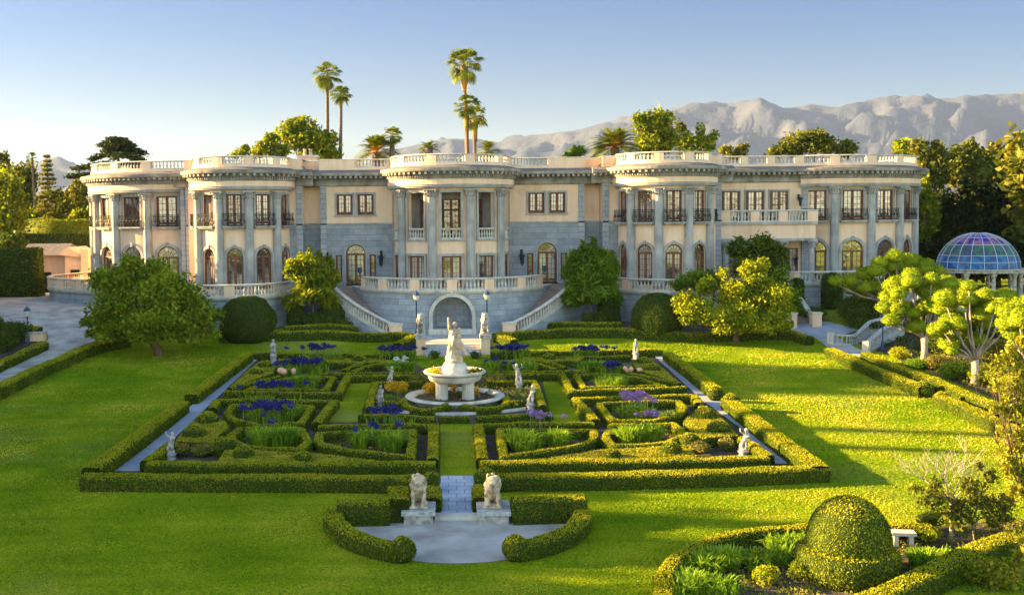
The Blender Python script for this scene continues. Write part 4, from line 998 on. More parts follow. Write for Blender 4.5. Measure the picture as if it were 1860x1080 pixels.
# ---------------------------------------------------------------- flowers
def strap(rng,x,y,z,r,h,n,Y):
    """arching strap leaves as bent quad strips"""
    Q=[]
    w=max(.03,.0007*Y)
    for _ in range(n):
        a=rng.uniform(0,2*PI); q=r*math.sqrt(rng.random())*.75; bx,by=x+cos(a)*q,y+sin(a)*q; b=a+rng.normal()*.6; L=h*rng.uniform(.7,1.25); lean=rng.uniform(.15,.75)
        p0=Vector((bx,by,z)); p1=p0+Vector((cos(b)*lean*L*.35,sin(b)*lean*L*.35,L*.62)); p2=p0+Vector((cos(b)*lean*L*.95,sin(b)*lean*L*.95,L*(.95-lean*.55)))
        s=Vector((-sin(b),cos(b),0))*w
        Q.append([p0-s,p0+s,p1+s*.9,p1-s*.9]); Q.append([p1-s*.9,p1+s*.9,p2+s*.15,p2-s*.15])
    return Q
FLM={}
def flower_mesh(key,m):
    if key in FLM: return FLM[key]
    mb=MB(); r=random.Random(3); 
    for i in range(26):
        u=Vector((r.gauss(0,1),r.gauss(0,1),abs(r.gauss(0,1))*.8-.2)).normalized(); c=u*.11
        t=u.orthogonal().normalized()*.035; s=u.cross(t)
        mb.add([c-t,c-s+u*.02,c+t,c+s+u*.02],[(0,1,2,3)]); mb.add([c-t-s,c+u*.05,c+t+s],[(0,1,2)])
    mb.ell((0,0,0),.075,8,5); mb.tube([(0,0,-.05),(0,0,-.72)],.012,4)
    me=mb.mesh('flower'); me.materials.append(m); me.materials.append(M_stem); k=len(me.polygons); [setattr(p,'material_index',1) for p in me.polygons[k-6:]]; FLM[key]=me; return me
def agap(label,a,b,rx,n,nf,kind='blue',h=.85,fh=1.15,fl=None,ry=.9,h0=0,m=None,spread=1.):
    c=W(a,b,.35); rng=np.random.default_rng(int(a*7+b)); z=zg(c.x,c.y)
    o=empty('agapanthus',(c.x,c.y,z),label,'flowers'); Q=[]
    ns=max(3,int(rx*6))
    for i in range(ns):
        x=rng.uniform(-rx,rx)*.85; y=rng.uniform(-ry,ry)*.85; Q+=strap(rng,x,y,0,.5,h,int(n*1.7)//ns,c.y)
    quads_mesh('strap_leaves',np.array([[list(p) for p in q] for q in Q]),None,m or LA,o)
    me=flower_mesh(kind,{'blue':MF_blue,'violet':MF_vio,'white':MF_white}[kind])
    fx,fy=fl if fl else (0,0)
    for i in range(nf):
        x=fx+rng.normal()*rx*.45*spread; y=fy+rng.normal()*ry*.4; zz=fh*rng.uniform(.85,1.15)
        f=bpy.data.objects.new('flower',me); COL.objects.link(f); f.parent=o; f.location=(x,y,zz); k=rng.uniform(1.,1.5)*(1+max(0,(c.y-50))*.006); f.scale=(k,k,k*.85); f.rotation_euler=(0,0,rng.uniform(0,6))
    return o
agap('wide fresh green clump with a few fading blue heads, big left bed',690,800,1.7,800,6,ry=.75,fh=1.0)
agap('dark blue agapanthus heads over the hedge beyond the big left bed',705,762,1.1,60,22,ry=.35,h=.5,fh=.85)
agap('bright green agapanthus clump in the rounded left bed',487,793,1.25,700,2,ry=.6)
agap('green agapanthus clump with a mass of dark blue heads, left upper bed',500,755,1.6,800,34,ry=.7,fl=(-.1,-.5),fh=.95)
agap('dark blue agapanthus heads standing in front of the yellow-lit hedge, left side',495,716,1.7,120,26,ry=.25,h=.5,fh=.9)
agap('light green agapanthus clump without flowers, left far quarter',556,696,1.3,700,0,ry=.6)
agap('deep blue agapanthus mass with peach stones beside it, left far quarter',550,672,1.5,260,40,ry=.5,fh=.9,m=LA)
agap('dark blue agapanthus behind, nearest the left small lawn',580,652,1.5,150,26,ry=.4,fh=1.2)
agap('light green agapanthus clump left of the far pedestal',720,668,1.3,600,3,ry=.6,fh=.8,kind='white')
agap('blue agapanthus in front of the left lion pedestal',722,646,1.2,120,24,ry=.35,fh=.9)
agap('green agapanthus clump with lilac heads behind it, big right bed',985,800,1.7,900,0,ry=.65)
agap('lilac and white heads over the golden hedge of the big right bed',985,775,1.0,40,9,kind='violet',ry=.2,h=.4,fh=.95,spread=1.3)
agap('yellow-green agapanthus clump in the rounded right bed',1166,790,1.0,700,0,ry=.5)
agap('tall sunlit agapanthus with violet heads high above pale stems, right upper bed',1158,752,.9,420,24,kind='violet',ry=.4,fh=1.25)
agap('low lilac agapanthus heads in front of the tall sunlit ones',1180,757,.7,90,16,kind='violet',ry=.3,h=.4,fh=.5)
agap('green agapanthus clump in the right far quarter beside the grass strip',1112,697,1.1,560,0,ry=.6)
agap('light green agapanthus clump at the right of the fountain, far bed',925,668,1.6,600,4,ry=.6,fh=.8)
agap('deep blue agapanthus right of the right lion pedestal',930,644,1.25,140,34,ry=.4,fh=.85)
agap('blue agapanthus beside the right far hedge corner',1072,644,1.2,120,26,ry=.35,fh=.8)
agap('green agapanthus with blue heads at its right, right far quarter',1080,668,1.2,420,0,ry=.5)
agap('blue agapanthus heads near the peach coloured roses, right far quarter',1112,672,.9,100,22,ry=.35,fh=.7)
agap('long bank of sunlit strap leaves along the curved hedge, bottom right bed',1330,1010,1.9,1500,0,ry=.5,h=.6)
agap('tangle of strap leaves near the bottom edge, bottom right bed',1262,1055,1.0,700,0,ry=.6,h=.6)
agap('row of strap leaves left of the big dome topiary',1430,985,1.0,500,0,ry=.4,h=.6)
agap('strap leaves right of the big dome topiary in front of the bench',1700,1008,1.1,380,0,ry=.4,h=.5)
def bush(label,a,b,r,hz,m,name='shrub',cat='shrub',Yf=None,size=None,n=None,hole=.75,lift=.5,grp=None,ground=True,rag=.25,fl=None):
    """loose bush: leaves in a shell made of several lobes"""
    c=W(a,b,0) if Yf is None else at(a,b,Yf); z=zg(c.x,c.y); rng=np.random.default_rng(int(a*13+b*3))
    s=size or lod(c.y)*1.25; cl=[]
    k=7
    for i in range(k):
        q=rng.uniform(0,2*PI); e=rng.uniform(0,.6); cl.append((cos(q)*r*e,sin(q)*r*e,hz*rng.uniform(.75,1.2),r*rng.uniform(.4,.62),hz*rng.uniform(.5,.85)))
    Ps=[];Ns=[]
    tot=n or int(4*PI*r*r*.9/(s*s)*1.1)
    for cx,cy,cz,rr_,rh in cl:
        u=rng.normal(size=(tot//k,3)); u/=np.linalg.norm(u,axis=1)[:,None]; t=rng.uniform(hole,1.08,(tot//k,1))+rng.normal(size=(tot//k,1))*rag*.2
        P=u*t*np.array([rr_,rr_,rh])+np.array([cx,cy,cz]); Ps.append(P); Ns.append(u)
    P=np.concatenate(Ps);Nn=np.concatenate(Ns); P[:,2]=np.abs(P[:,2])+.02
    ex=MB(); rn=random.Random(int(a)); 
    for cx,cy,cz,rr_,rh in cl[:5]: ex.tube([(0,0,0),(cx*.5,cy*.5,cz*.5),(cx,cy,cz)],[.05,.03,.015],5)
    o=empty(name,(c.x,c.y,z),label,cat,grp)
    quads_mesh('foliage',leaves(P,Nn,s,rng,.35,1.5),None,m,o); ex.build('stem',M_bark,o); return o
# roses and small shrubs
for l,a,b,r,h,m in (('grey-green rose bushes in the left near corner bed, left plant',330,828,.6,.3,LR),('grey-green rose bushes in the left near corner bed, right plant',372,828,.7,.32,LR),
  ('rose bush in the right near corner bed, left plant',1276,822,.6,.3,LR),('rose bush in the right near corner bed, right plant',1322,818,.55,.3,LR),
  ('golden flowering plant inside the left of the fountain square',722,714,.75,.4,LYF),('golden plants growing in the basin left of the pillar',782,716,.55,.4,LYF),('golden plant in the basin between the pillars',826,716,.35,.55,LYF),('yellow flowering plant in the basin right of the pillars',862,718,.4,.28,LYF),
  ('reddish rose bush behind the fountain at the right',900,700,1.,.35,LR),('reddish rose bush behind the fountain at the left',765,700,.9,.35,LR),('small yellow-green clump by the right cherub',937,741,.35,.22,LY),('small green clump by the left cherub',710,741,.35,.2,LY2),
  ('dark shrub behind the fountain bowl at the left, in front of the pedestal',790,652,.5,.3,LD),('round dark shrub behind the bowl at the right',862,652,.45,.3,LD),
  ('golden shrub in the bottom right bed near the lower edge',1392,1062,.5,.3,LY),('light green low shrub in the bottom right bed, middle',1452,1050,.5,.28,LY2),('small green shrub in the bottom right bed behind the golden ones',1370,1030,.4,.3,LY2),('low yellow-green plants right of the bench',1690,985,.5,.25,LY),('green shrub beyond the diagonal hedge at the right edge',1800,1060,.9,.4,LY2),
  ('dark shrub behind the bench',1690,962,.5,.35,LD),
  ('dark green bush at the foot of the left staircase',580,585,1.5,.65,LD),('dark green shrub patch right of the left small tree',625,586,1.,.5,LD),('dark bush at the foot of the right staircase',1080,583,1.3,.6,LD),
  ('spreading dark juniper below the right terrace',1590,600,1.9,.5,LD),('second juniper mound beside the junction of paths',1560,575,1.8,.8,LD),('yellow-green shrub under the front cloud tree',1632,652,.9,.45,LY),('green shrub patch under the front cloud tree',1665,668,1.1,.35,LG),
  ('low brown-green shrub between the two cloud trees',1720,672,1.3,.5,LR),('olive shrub near the second cloud tree trunk',1745,690,1.2,.5,LG),('golden shrub right of the second cloud tree trunk',1800,700,1.3,.6,LY),('ragged shrub at the right edge below the cloud tree',1835,722,1.,.7,LY),
  ('dark spreading ground shrub left of the small right staircase',1480,580,1.6,.6,LD),('dark ground shrub behind the cloud-pruned trees, left',1660,598,2.2,1.0,LD),('dark ground shrub behind the cloud-pruned trees, middle',1730,610,2.4,1.1,LD),('dark ground shrub behind the cloud-pruned trees, right',1810,620,2.4,1.1,LD),
  ('dark shrub filling the gap between the two golden cloud trees',1705,640,1.7,.8,LD),('dark olive shrub right of the second cloud tree',1830,665,1.8,.9,LO),('dark shrub on the slope under the green cloud tree',1560,585,2.0,1.1,LD),
  ('rounded bush on the drive island, front',8,640,1.3,.8,LD),('rounded bush on the drive island, middle',30,622,1.2,.85,LD),('rounded bush on the drive island, back left',-8,615,1.3,.9,LD)):
    bush(l,a,b,r,h,m,Yf=(81.3 if l.startswith(('dark green bush at the foot','dark green shrub patch','dark bush at the foot')) else None))
for l,a,b,n in (('small heap of peach coloured roses in the right far quarter',1150,672,5),('pale peach roses in the left far quarter',520,675,5)):
    p=W(a,b,.45); mb=MB(); rn=random.Random(a)
    for i in range(n): mb.ell((rn.uniform(-.5,.5),rn.uniform(-.3,.3),rn.uniform(-.05,.15)),rn.uniform(.12,.2),8,5)
    o=mb.build('rose_blooms',MF_pink); o.location=p; tag(o,l,'flowers')
# stone curb of the fountain square
cu=MB(); LQ=px([(693,697),(672,738)],.13); RQ=px([(965,696),(984,742)],.13)
for A,B in ((LQ[0],LQ[1]),(RQ[0],RQ[1])):
    d=(B-A).normalized(); n_=Vector((d.y,-d.x,0))*.09; q=[A-n_,B-n_,B+n_,A+n_]; cu.poly([(p.x,p.y) for p in q],lambda x,y:zg(x,y)-.05,lambda x,y:zg(x,y)+.13)
fc=W(825,716,.3); FCX,FCY=.05,fc.y; print('fountain',fc)
Rk=px([(826,749)],.13)[0]; AP=[]; 
for i in range(29):
    t=-1+2*i/28; x=t*(RQ[1].x-LQ[1].x)/2+.05; y=LQ[1].y+ (Rk.y-LQ[1].y)*(1-t*t)-.02; AP.append((x,y))
O=[(x,y-.09) for x,y in AP]; Ii=[(x,y+.09) for x,y in AP]; cu.poly(O+Ii[::-1],lambda x,y:zg(x,y)-.05,lambda x,y:zg(x,y)+.135)
tag(cu.build('stone_curb',M_pale),'thin pale stone curb edging the fountain square with a curved front','curb')

# grass standing on the lawns: short blades in one mass
def inside(P,x,y):
    P=np.array([(p[0],p[1]) for p in P]); r=np.zeros(len(x),bool); n=len(P)
    for i in range(n):
        x0,y0_=P[i]; x1,y1=P[(i+1)%n]; c=((y0_>y)!=(y1>y))
        with np.errstate(divide='ignore',invalid='ignore'): r^=c&(x<(x1-x0)*(y-y0_)/(y1-y0_+1e-12)+x0)
    return r
def blades():
    rg=np.random.default_rng(99); out=[]
    for y0_,y1 in ((29,36),(36,44),(44,54),(54,66),(66,81)):
        ym=(y0_+y1)/2; s=.0013*ym; xl,xr=-.47*y1,.58*y1; n=int((y1-y0_)*(xr-xl)*.42/(s*s)); x=rg.uniform(xl,xr,n); y=rg.uniform(y0_,y1,n)
        ok=np.ones(n,bool)
        for P in EXCL: ok&=~inside(P,x,y)
        for P in GRASSY: ok|=inside(P,x,y)
        ok&=~((y>76.3)&(np.abs(x)<25)); ok&=~((y>72.3)&(np.abs(x)<2.8)); ok&=~((x>-38)&(x<-20)&(y>80))
        x=x[ok];y=y[ok]; n=len(x); a=rg.uniform(0,PI,n); w=s*rg.uniform(.6,1.3,n); h=s*rg.uniform(.35,.8,n)
        z=np.array([zg(a_,b_) for a_,b_ in zip(x,y)]); dx,dy=np.cos(a)*w*.5,np.sin(a)*w*.5; lx,ly=rg.normal(size=n)*h*.6,rg.normal(size=n)*h*.6
        out.append(np.stack([np.stack([x-dx,y-dy,z],1),np.stack([x+dx,y+dy,z],1),np.stack([x+dx*.5+lx,y+dy*.5+ly,z+h],1),np.stack([x-dx*.5+lx,y-dy*.5+ly,z+h],1)],1))
    o=quads_mesh('grass',np.concatenate(out),None,LGR); tag(o,kind='stuff'); o['label']='short clipped grass standing on the lawns'; o['category']='grass'
blades()

def cover(label,P,m,dens,hmax,seed,cat='plants'):
    rg=np.random.default_rng(seed); P=[(p[0],p[1]) for p in P]; xs=[p[0] for p in P]; ys=[p[1] for p in P]; A=(max(xs)-min(xs))*(max(ys)-min(ys)); ym=sum(ys)/len(ys); s=.0016*ym; n=int(A*dens/(s*s))
    x=rg.uniform(min(xs),max(xs),n); y=rg.uniform(min(ys),max(ys),n); k=inside(P,x,y); x=x[k];y=y[k]
    g=np.array([noise.noise(Vector((a*.9,b*.9,seed)))+.6*noise.noise(Vector((a*2.3,b*2.3,seed))) for a,b in zip(x,y)]); k=g>-.12; x=x[k];y=y[k];g=g[k]
    z=np.array([zg(a,b) for a,b in zip(x,y)])+rg.random(len(x))*hmax*np.clip(g+.35,.15,1); C=np.stack([x,y,z],1); N=rg.normal(size=C.shape)*.5+np.array([0,-.2,.8])
    o=quads_mesh('ground_cover',leaves(C,N,s,rg,.4,1.7),None,m); tag(o,kind='stuff'); o['label']=label; o['category']=cat
cover('mixed low ground cover under the cloud-pruned trees at the right',px([(1640,605),(1900,605),(1950,775),(1830,730),(1700,678),(1610,640)]),LO,.5,.45,1)
cover('low green ground cover under the cloud-pruned trees at the right',px([(1540,575),(1900,590),(1900,700),(1740,690),(1620,640)]),LD,.5,.4,2)
cover('tangled low plants filling the bottom right flower bed',px([(1210,1090),(1210,1040),(1235,1010),(1275,987),(1340,970),(1470,962),(1700,962),(1860,945),(1860,970),(1700,1028),(1600,1085)]),LR,.55,.28,3)
cover('green low leaves among the bottom right bed',px([(1210,1090),(1210,1040),(1235,1010),(1275,987),(1340,970),(1470,962),(1700,962),(1860,945),(1860,970),(1700,1028),(1600,1085)]),LY2,.3,.25,4)
cover('low plants beyond the diagonal hedge in the bottom right corner',px([(1680,1079),(1760,1040),(1860,1005),(1870,1079)]),LG,.6,.3,5)

for i,P in enumerate(BEDS): cover('leafy low plants filling a hedged flower bed',P,(LR,LD,LG)[i%3],.55,.25,10+i)
sq=px([(690,695),(968,695),(990,745),(665,745)]); cover('mixed green plants in the fountain square',sq,LG,.45,.3,40); cover('yellowish plants in the fountain square',sq,LR,.3,.3,41)
# ---------------------------------------------------------------- sculpture
def sculpt(name,mb,vox,m,parent=None,smooth_=2):
    o=mb.build('tmp',m); md=o.modifiers.new('r','REMESH'); md.mode='VOXEL'; md.voxel_size=vox; md.use_smooth_shade=True
    if smooth_: s=o.modifiers.new('s','SMOOTH'); s.iterations=smooth_; s.factor=.5
    dg=bpy.context.evaluated_depsgraph_get(); dg.update(); me=bpy.data.meshes.new_from_object(o.evaluated_get(dg)); me.name=name
    old=o.data; bpy.data.objects.remove(o); bpy.data.meshes.remove(old)
    if not me.materials: me.materials.append(m)
    me.polygons.foreach_set('use_smooth',[True]*len(me.polygons))
    o=bpy.data.objects.new(name,me); COL.objects.link(o); o.parent=parent; return o
M_blue=mat('blue_green_lamp_paint',(.03,.06,.13),.45)
M_globe=noisy(mat('frosted_lamp_glass',(.6,.55,.45),.35),[(.55,.5,.42),(.65,.6,.5)],5,2)
M_stat=noisy(mat('stained_statue_marble',(.5,.4,.3),.7),[(.30,.20,.12),(.50,.39,.27),(.60,.52,.42)],2.2,8,bump=.5,bscale=18,dist=.03)
# fountain
f=empty('fountain',(FCX,FCY,zg(0,FCY)),'tall pale stone fountain with a wide bowl on fluted pillars in a round basin','fountain'); z0=zg(0,FCY); 
MB().lathe([(2.5,-.1),(2.52,.12),(2.7,.16),(2.76,.22),(2.72,.28),(2.3,.28),(2.24,.22),(2.22,-.1)],n=48).build('basin',M_pale,f,True)
MB().lathe([(.02,.12),(2.3,.12)],n=24,cap=False).build('basin_bed',M_soil,f)
PB=1.5 # rim height
for i,(x,y) in enumerate(((-.72,-.45),(.72,-.45),(-.72,.5),(.72,.5))):
    mb=MB(); n=40; V=[];F=[]; zs=[0,.1,.12,1.0,1.02,1.12]; rr_=[.4,.4,.34,.33,.38,.42]
    for j,(z,r) in enumerate(zip(zs,rr_)):
        for k in range(n): a=2*PI*k/n; q=r-(.022 if k%2 and j in (2,3) else 0); V.append((x+q*cos(a),y+q*sin(a),z))
    F=[(j*n+k,j*n+(k+1)%n,(j+1)*n+(k+1)%n,(j+1)*n+k) for j in range(5) for k in range(n)]+[tuple(5*n+k for k in range(n))]
    mb.add(V,F).build('pillar',M_pale,f)
MB().lathe([(.02,1.11),(1.36,1.11),(1.4,1.14),(1.4,1.2),(1.45,1.23),(1.47,1.36),(1.5,1.44),(1.6,1.47),(1.69,1.52),(1.71,1.58),(1.66,1.65),(1.5,1.63),(1.42,1.52),(.02,1.5)],n=48,cap=False).build('bowl',M_pale,f,True)
MB().lathe([(.8,1.48),(.82,1.6),(.72,1.64),(.7,1.86),(.66,1.92),(.6,1.95),(.6,2.05),(.02,2.06)],n=32,cap=False).build('statue_base',M_pale,f,True)
for l,x,m in (('orange-yellow flowers in the fountain bowl, left of the statue',-1.1,LYF),('brown-red plants in the fountain bowl, right of the statue',1.1,LR)):
    rng=np.random.default_rng(5); P=rng.normal(size=(420,3))*np.array([.2,.3,.1]); P[:,2]=np.abs(P[:,2])+.0
    o=quads_mesh('bowl_flowers',leaves(P,P,.075,rng,.2,1.5),None,m); o.location=(FCX+x,FCY-.15,z0+1.55); tag(o,l,'flowers')
# statue group: draped standing figure with raised arm, smaller figure clinging at the side
mb=MB(); r=random.Random(2)
mb.ell((0,0,.1),(.5,.42,.2)); mb.ell((.18,-.1,.25),(.3,.25,.22)); mb.ell((-.2,.1,.25),(.3,.25,.25))
mb.tube([(.02,0,.2),(.0,0,.65),(-.12,0,1.15),(-.08,0,1.4),(-.03,-.02,1.6),(-.02,0,1.78)],[.27,.23,.25,.2,.24,.13],12)   # body/drapery
mb.tube([(.12,-.08,.2),(.16,-.12,.75),(.08,-.02,1.2)],[.16,.2,.2],10)
for i in range(16):
    a=r.uniform(0,2*PI); z=r.uniform(.25,1.2); q=.26
    mb.tube([(q*cos(a)-.05,q*sin(a),z-.3),(q*1.1*cos(a+.2)-.06,q*1.05*sin(a+.2),z),(.8*q*cos(a+.5)-.06,.8*q*sin(a+.5),z+.35)],[.05,.06,.03],6)
mb.tube([(-.16,0,1.68),(-.26,-.05,1.86),(-.27,-.05,2.05),(-.3,-.06,2.3)],[.1,.085,.07,.05],8); mb.ell((-.3,-.06,2.36),(.06,.05,.09)); mb.ell((-.22,-.05,1.95),(.11,.1,.12))
mb.tube([(-.02,0,1.75),(.03,-.03,1.9)],[.09,.07],8); mb.ell((.05,-.04,2.0),(.115,.13,.15)); mb.ell((.06,.05,2.05),(.13,.12,.13))
mb.tube([(.12,0,1.68),(.25,-.12,1.5),(.2,-.25,1.38)],[.09,.075,.05],8)
mb.tube([(.2,.05,1.1),(.24,.02,1.4),(.22,0,1.6)],[.17,.18,.12],10); mb.ell((.27,-.02,1.78),(.1,.11,.13)); mb.tube([(.3,0,1.55),(.15,-.2,1.6),(0,-.22,1.55)],[.07,.06,.04],8)
mb.tube([(.24,.02,1.15),(.4,-.08,1.0),(.52,-.06,.74),(.62,-.04,.5)],[.14,.12,.09,.065],8); mb.tube([(.6,-.03,.5),(.8,-.08,.46)],[.07,.04],6); mb.tube([(.22,.1,1.1),(.3,.1,.75),(.3,.08,.42),(.42,.04,.4)],[.12,.09,.06,.04],8)
o=sculpt('statue_group',mb,.028,M_stat); o.location=(FCX-.02,FCY,z0+2.04); o.scale=(1.02,1.0,1.04); tag(o,'tall weathered marble statue group on the fountain with one arm raised to the sky','statue')
# lions: sitting, mane, two front legs
def lion_mb(side,up=False):
    mb=MB(); s=side
    mb.tube([(0,.38,.28),(0,.2,.42),(0,-.02,.7),(0,-.12,.92)],[.27,.27,.24,.22],12)       # trunk
    mb.ell((-.17,.28,.2),(.14,.27,.22)); mb.ell((.17,.28,.2),(.14,.27,.22))                # haunches
    for sx in (-1,1):
        mb.tube([(sx*.2,.3,.07),(sx*.22,.05,.06),(sx*.2,-.02,.05)],[.08,.07,.06],8)
    a=-.17*s; mb.tube([(a,-.08,.75),(a*1.15,-.14,.45),(a*1.25,-.2,.1)],[.1,.08,.06],8); mb.ell((a*1.28,-.26,.05),(.085,.13,.06))
    b=.17*s; mb.tube([(b,-.08,.72),(b*1.4,-.2,.5),(b*1.1,-.28,.22)],[.1,.075,.06],8); mb.tube([(b*1.1,-.28,.24),(b*.7,-.3,.1)],[.06,.05],6); mb.ell((b*.8,-.34,.06),(.075,.11,.055)); 
    mb.ell((b*1.3,-.22,.12),(.13,.13,.12))
    mb.ell((0,-.16,1.02),(.21,.21,.22)); mb.ell((0,-.3,.97),(.12,.15,.1)); mb.ell((0,-.37,1.0),(.06,.06,.045)); mb.ell((0,-.33,.89),(.08,.09,.045))
    for sx in (-1,1): mb.ell((sx*.09,-.31,1.09),(.045,.04,.03)); mb.ell((sx*.19,-.06,1.18),(.05,.04,.06)); mb.ell((sx*.065,-.385,.95),(.06,.05,.04))
    r=random.Random(4)
    for i in range(60):       # mane tufts
        q=r.uniform(0,2*PI); e=r.uniform(-.95,1); rr_=math.sqrt(1-e*e*.5); x=cos(q)*.27*rr_; y=-.02+sin(q)*.17; z=.93+e*.3
        if y<-.14 and abs(x)<.13 and z>.85: continue
        mb.tube([(x*.8,y,z+.05),(x*1.05,y-.03,z-.05),(x*1.02,y-.04,z-.16)],[.07,.065,.02],6)
    for i in range(16): x=r.uniform(-.15,.15); mb.tube([(x,-.25,.78),(x*.9,-.3,.68),(x*.8,-.26,.55)],[.05,.05,.02],6)
    mb.box((-.34,-.42,-.06),(.34,.6,.02)); return mb
for side,pxx,lab in ((-1,(760,955),'large weathered stone lion seated on the left forecourt pedestal, looking ahead'),(1,(898,955),'large golden-maned stone lion seated on the right forecourt pedestal')):
    c=W(*pxx,0); z=zg(c.x,c.y); y=c.y
    p=empty('pedestal',(c.x,y+.75,z),'square marble pedestal under the %s big lion'%('left' if side<0 else 'right'),'pedestal')
    MB().box((-.5,-.62,-.2),(.5,.7,.34)).build('plinth',M_marble,p); MB().box((-.58,-.72,.34),(.58,.8,.48)).build('slab',M_greyst,p)
    o=sculpt('lion_statue',lion_mb(-side),.02,M_tan); o.location=(c.x-.02,y+.75,z+.55); o.rotation_euler=(0,0,-side*R(4)); o.scale=(.94,.94,.84); tag(o,lab,'statue')
for sx,side in ((-2.25,'left'),(2.3,'right')):
    zz=zg(0,73); p=empty('pedestal',(sx,73.6,zz),'cream stone pedestal at the %s end of the garden steps'%side,'pedestal')
    MB().box((-.33,-.45,-.3),(.33,.5,1.15)).build('plinth',M_plaster,p); MB().box((-.4,-.53,1.15),(.4,.58,1.4)).build('slab',M_marble,p)
    o=sculpt('lion_statue',lion_mb(1 if sx<0 else -1,True),.03,M_marble); o.location=(sx,73.65,zz+1.46); o.scale=(.95,.95,1.15); tag(o,'slim upright marble lion on the cream pedestal at the %s of the garden steps'%side,'statue')
def putto(name,label,a,b,H,pose,face=0,pm=None,ph=.35,Y=None):
    c=W(a,b,0) ; z=zg(c.x,c.y); mb=MB(); r=random.Random(int(a)); s=H/1.2
    lean={0:.0,1:.12,2:-.12}[pose]
    mb.tube([(-.07,0,0),(-.09,.0,.3),(-.07+lean*.5,0,.58)],[.06,.075,.1],8); mb.tube([(.08,-.03,0),(.12,-.1,.28),(.05+lean*.5,0,.58)],[.06,.075,.1],8)
    mb.tube([(lean*.5,0,.55),(lean*.8,.0,.75),(lean,.0,.92)],[.14,.13,.12],10); mb.ell((lean*1.2,-.02,1.08),(.1,.11,.12)); mb.ell((lean*1.2,.04,1.12),(.11,.1,.1)); mb.tube([(lean,0,.95),(lean*1.1,0,1.02)],[.06,.06],8)
    if pose==1: mb.tube([(lean-.12,0,.9),(-.2,-.05,1.05),(-.22,-.05,1.25)],[.06,.05,.035],6); mb.tube([(lean+.12,0,.9),(.25,-.12,.8),(.12,-.2,.78)],[.06,.05,.035],6)
    elif pose==2: mb.tube([(lean-.12,0,.9),(-.3,-.1,.98),(-.38,-.12,1.15)],[.06,.05,.035],6); mb.tube([(lean+.12,0,.9),(.2,-.05,1.0),(.15,-.05,1.2)],[.06,.05,.035],6)
    else: mb.tube([(lean-.12,0,.9),(-.2,-.05,.72),(-.12,-.16,.65)],[.06,.05,.035],6); mb.tube([(lean+.12,0,.9),(.2,-.05,.72),(.1,-.16,.68)],[.06,.05,.035],6)
    mb.tube([(.1,.05,.7),(.0,.1,.45),(-.15,.08,.3),(-.15,.05,.02)],[.08,.1,.09,.1],8); mb.ell((0,0,.02),(.24,.2,.1)); mb.ell((.1,.05,.1),(.13,.12,.12))
    o=empty(name,(c.x,c.y,z),label,'statue',rz=face)
    MB().lathe([(.24,-.1),(.24,.05),(.2,.08),(.19,ph-.06),(.25,ph-.04),(.25,ph+.02),(.02,ph+.02)],n=(16 if pose else 4)).build('pedestal',M_marble,o)
    q=sculpt('figure',mb,.028,M_marble,o); q.location=(0,0,ph+.02); q.scale=(s,s,s); return o
putto('garden_statue','slender grey-blue statue on a square plinth at the far left garden corner',497,659,1.15,0,ph=.45)
putto('garden_statue','pale standing statue at the far right corner of the knot garden',1155,652,.95,0,ph=.4)
putto('garden_statue','small twisting cherub statue in the left near corner of the knot garden',310,834,.95,1,ph=.25)
putto('garden_statue','sunlit cherub statue in the right near corner of the knot garden',1351,829,.95,1,ph=.25)
putto('cherub_statue','cherub statue left of the fountain, the farther of the left pair',709,704,.95,1,ph=.3)
putto('cherub_statue','stout cherub statue left of the fountain, the nearer of the left pair',692,738,.9,0,ph=.25)
putto('cherub_statue','dancing cherub with raised arms, the farther of the pair right of the fountain',943,706,1.15,2,ph=.3)
putto('cherub_statue','pink-tinged cherub statue, the nearer of the pair right of the fountain',964,744,1.0,1,ph=.28)
# urns on terrace ends
for x,s in ((-7.25,'left'),(7.3,'right')):
    o=MB().lathe([(.13,0),(.14,.05),(.06,.12),(.05,.2),(.16,.32),(.2,.5),(.17,.62),(.22,.7),(.1,.72),(.02,.72)],n=12).build('urn',M_blue,None,True); o.location=(x*1.02,84.15,T+.95); tag(o,'small dark blue urn on the %s end of the central terrace balustrade'%s,'urn')
# lamp posts
def lamp(label,x,y,z,H,k=1.,glow=None):
    o=empty('lamp_post',(x,y,z),label,'lamp post')
    mb=MB(); mb.lathe([(.16,0),(.16,.12),(.1,.2),(.11,.5),(.07,.6),(.05,.8),(.045,H-.5),(.07,H-.48),(.05,H-.42),(.1,H-.38)],n=10); mb.build('post',M_blue,o,True)
    MB().lathe([(.1,H-.38),(.17,H-.3),(.24,H-.02),(.22,H+.02)],n=8).build('lamp_shade',glow or M_globe,o)
    MB().lathe([(.27,H+.02),(.25,H+.08),(.15,H+.22),(.05,H+.28),(.04,H+.36),(.0,H+.42)],n=8).build('lamp_cap',M_blue,o)
c=at(757,625,78.5); lamp('thin dark blue lamp post with pale shade at the left of the niche',c.x,78.5,PZ,3.15)
c=at(885,625,78.5); lamp('lamp post with sunlit cream shade at the right of the niche',c.x,78.5,PZ,3.15)
c=W(51,624); lamp('dark blue lantern post beside the stone plinth on the left drive island',c.x,c.y,c.z,2.35)
c=W(1603,636); lamp('thin dark lamp post among the shrubs by the small right staircase',c.x,c.y,c.z,2.3)
c=W(68,618); o=MB().box((-.75,-.3,-.1),(.55,.3,.5)).build('stone_plinth',M_plaster); o.location=c; tag(o,'long low cream stone plinth with grey cap beside the left drive lamp','plinth'); MB().box((-.85,-.38,.5),(.62,.38,.62)).build('cap',M_greyst,o)
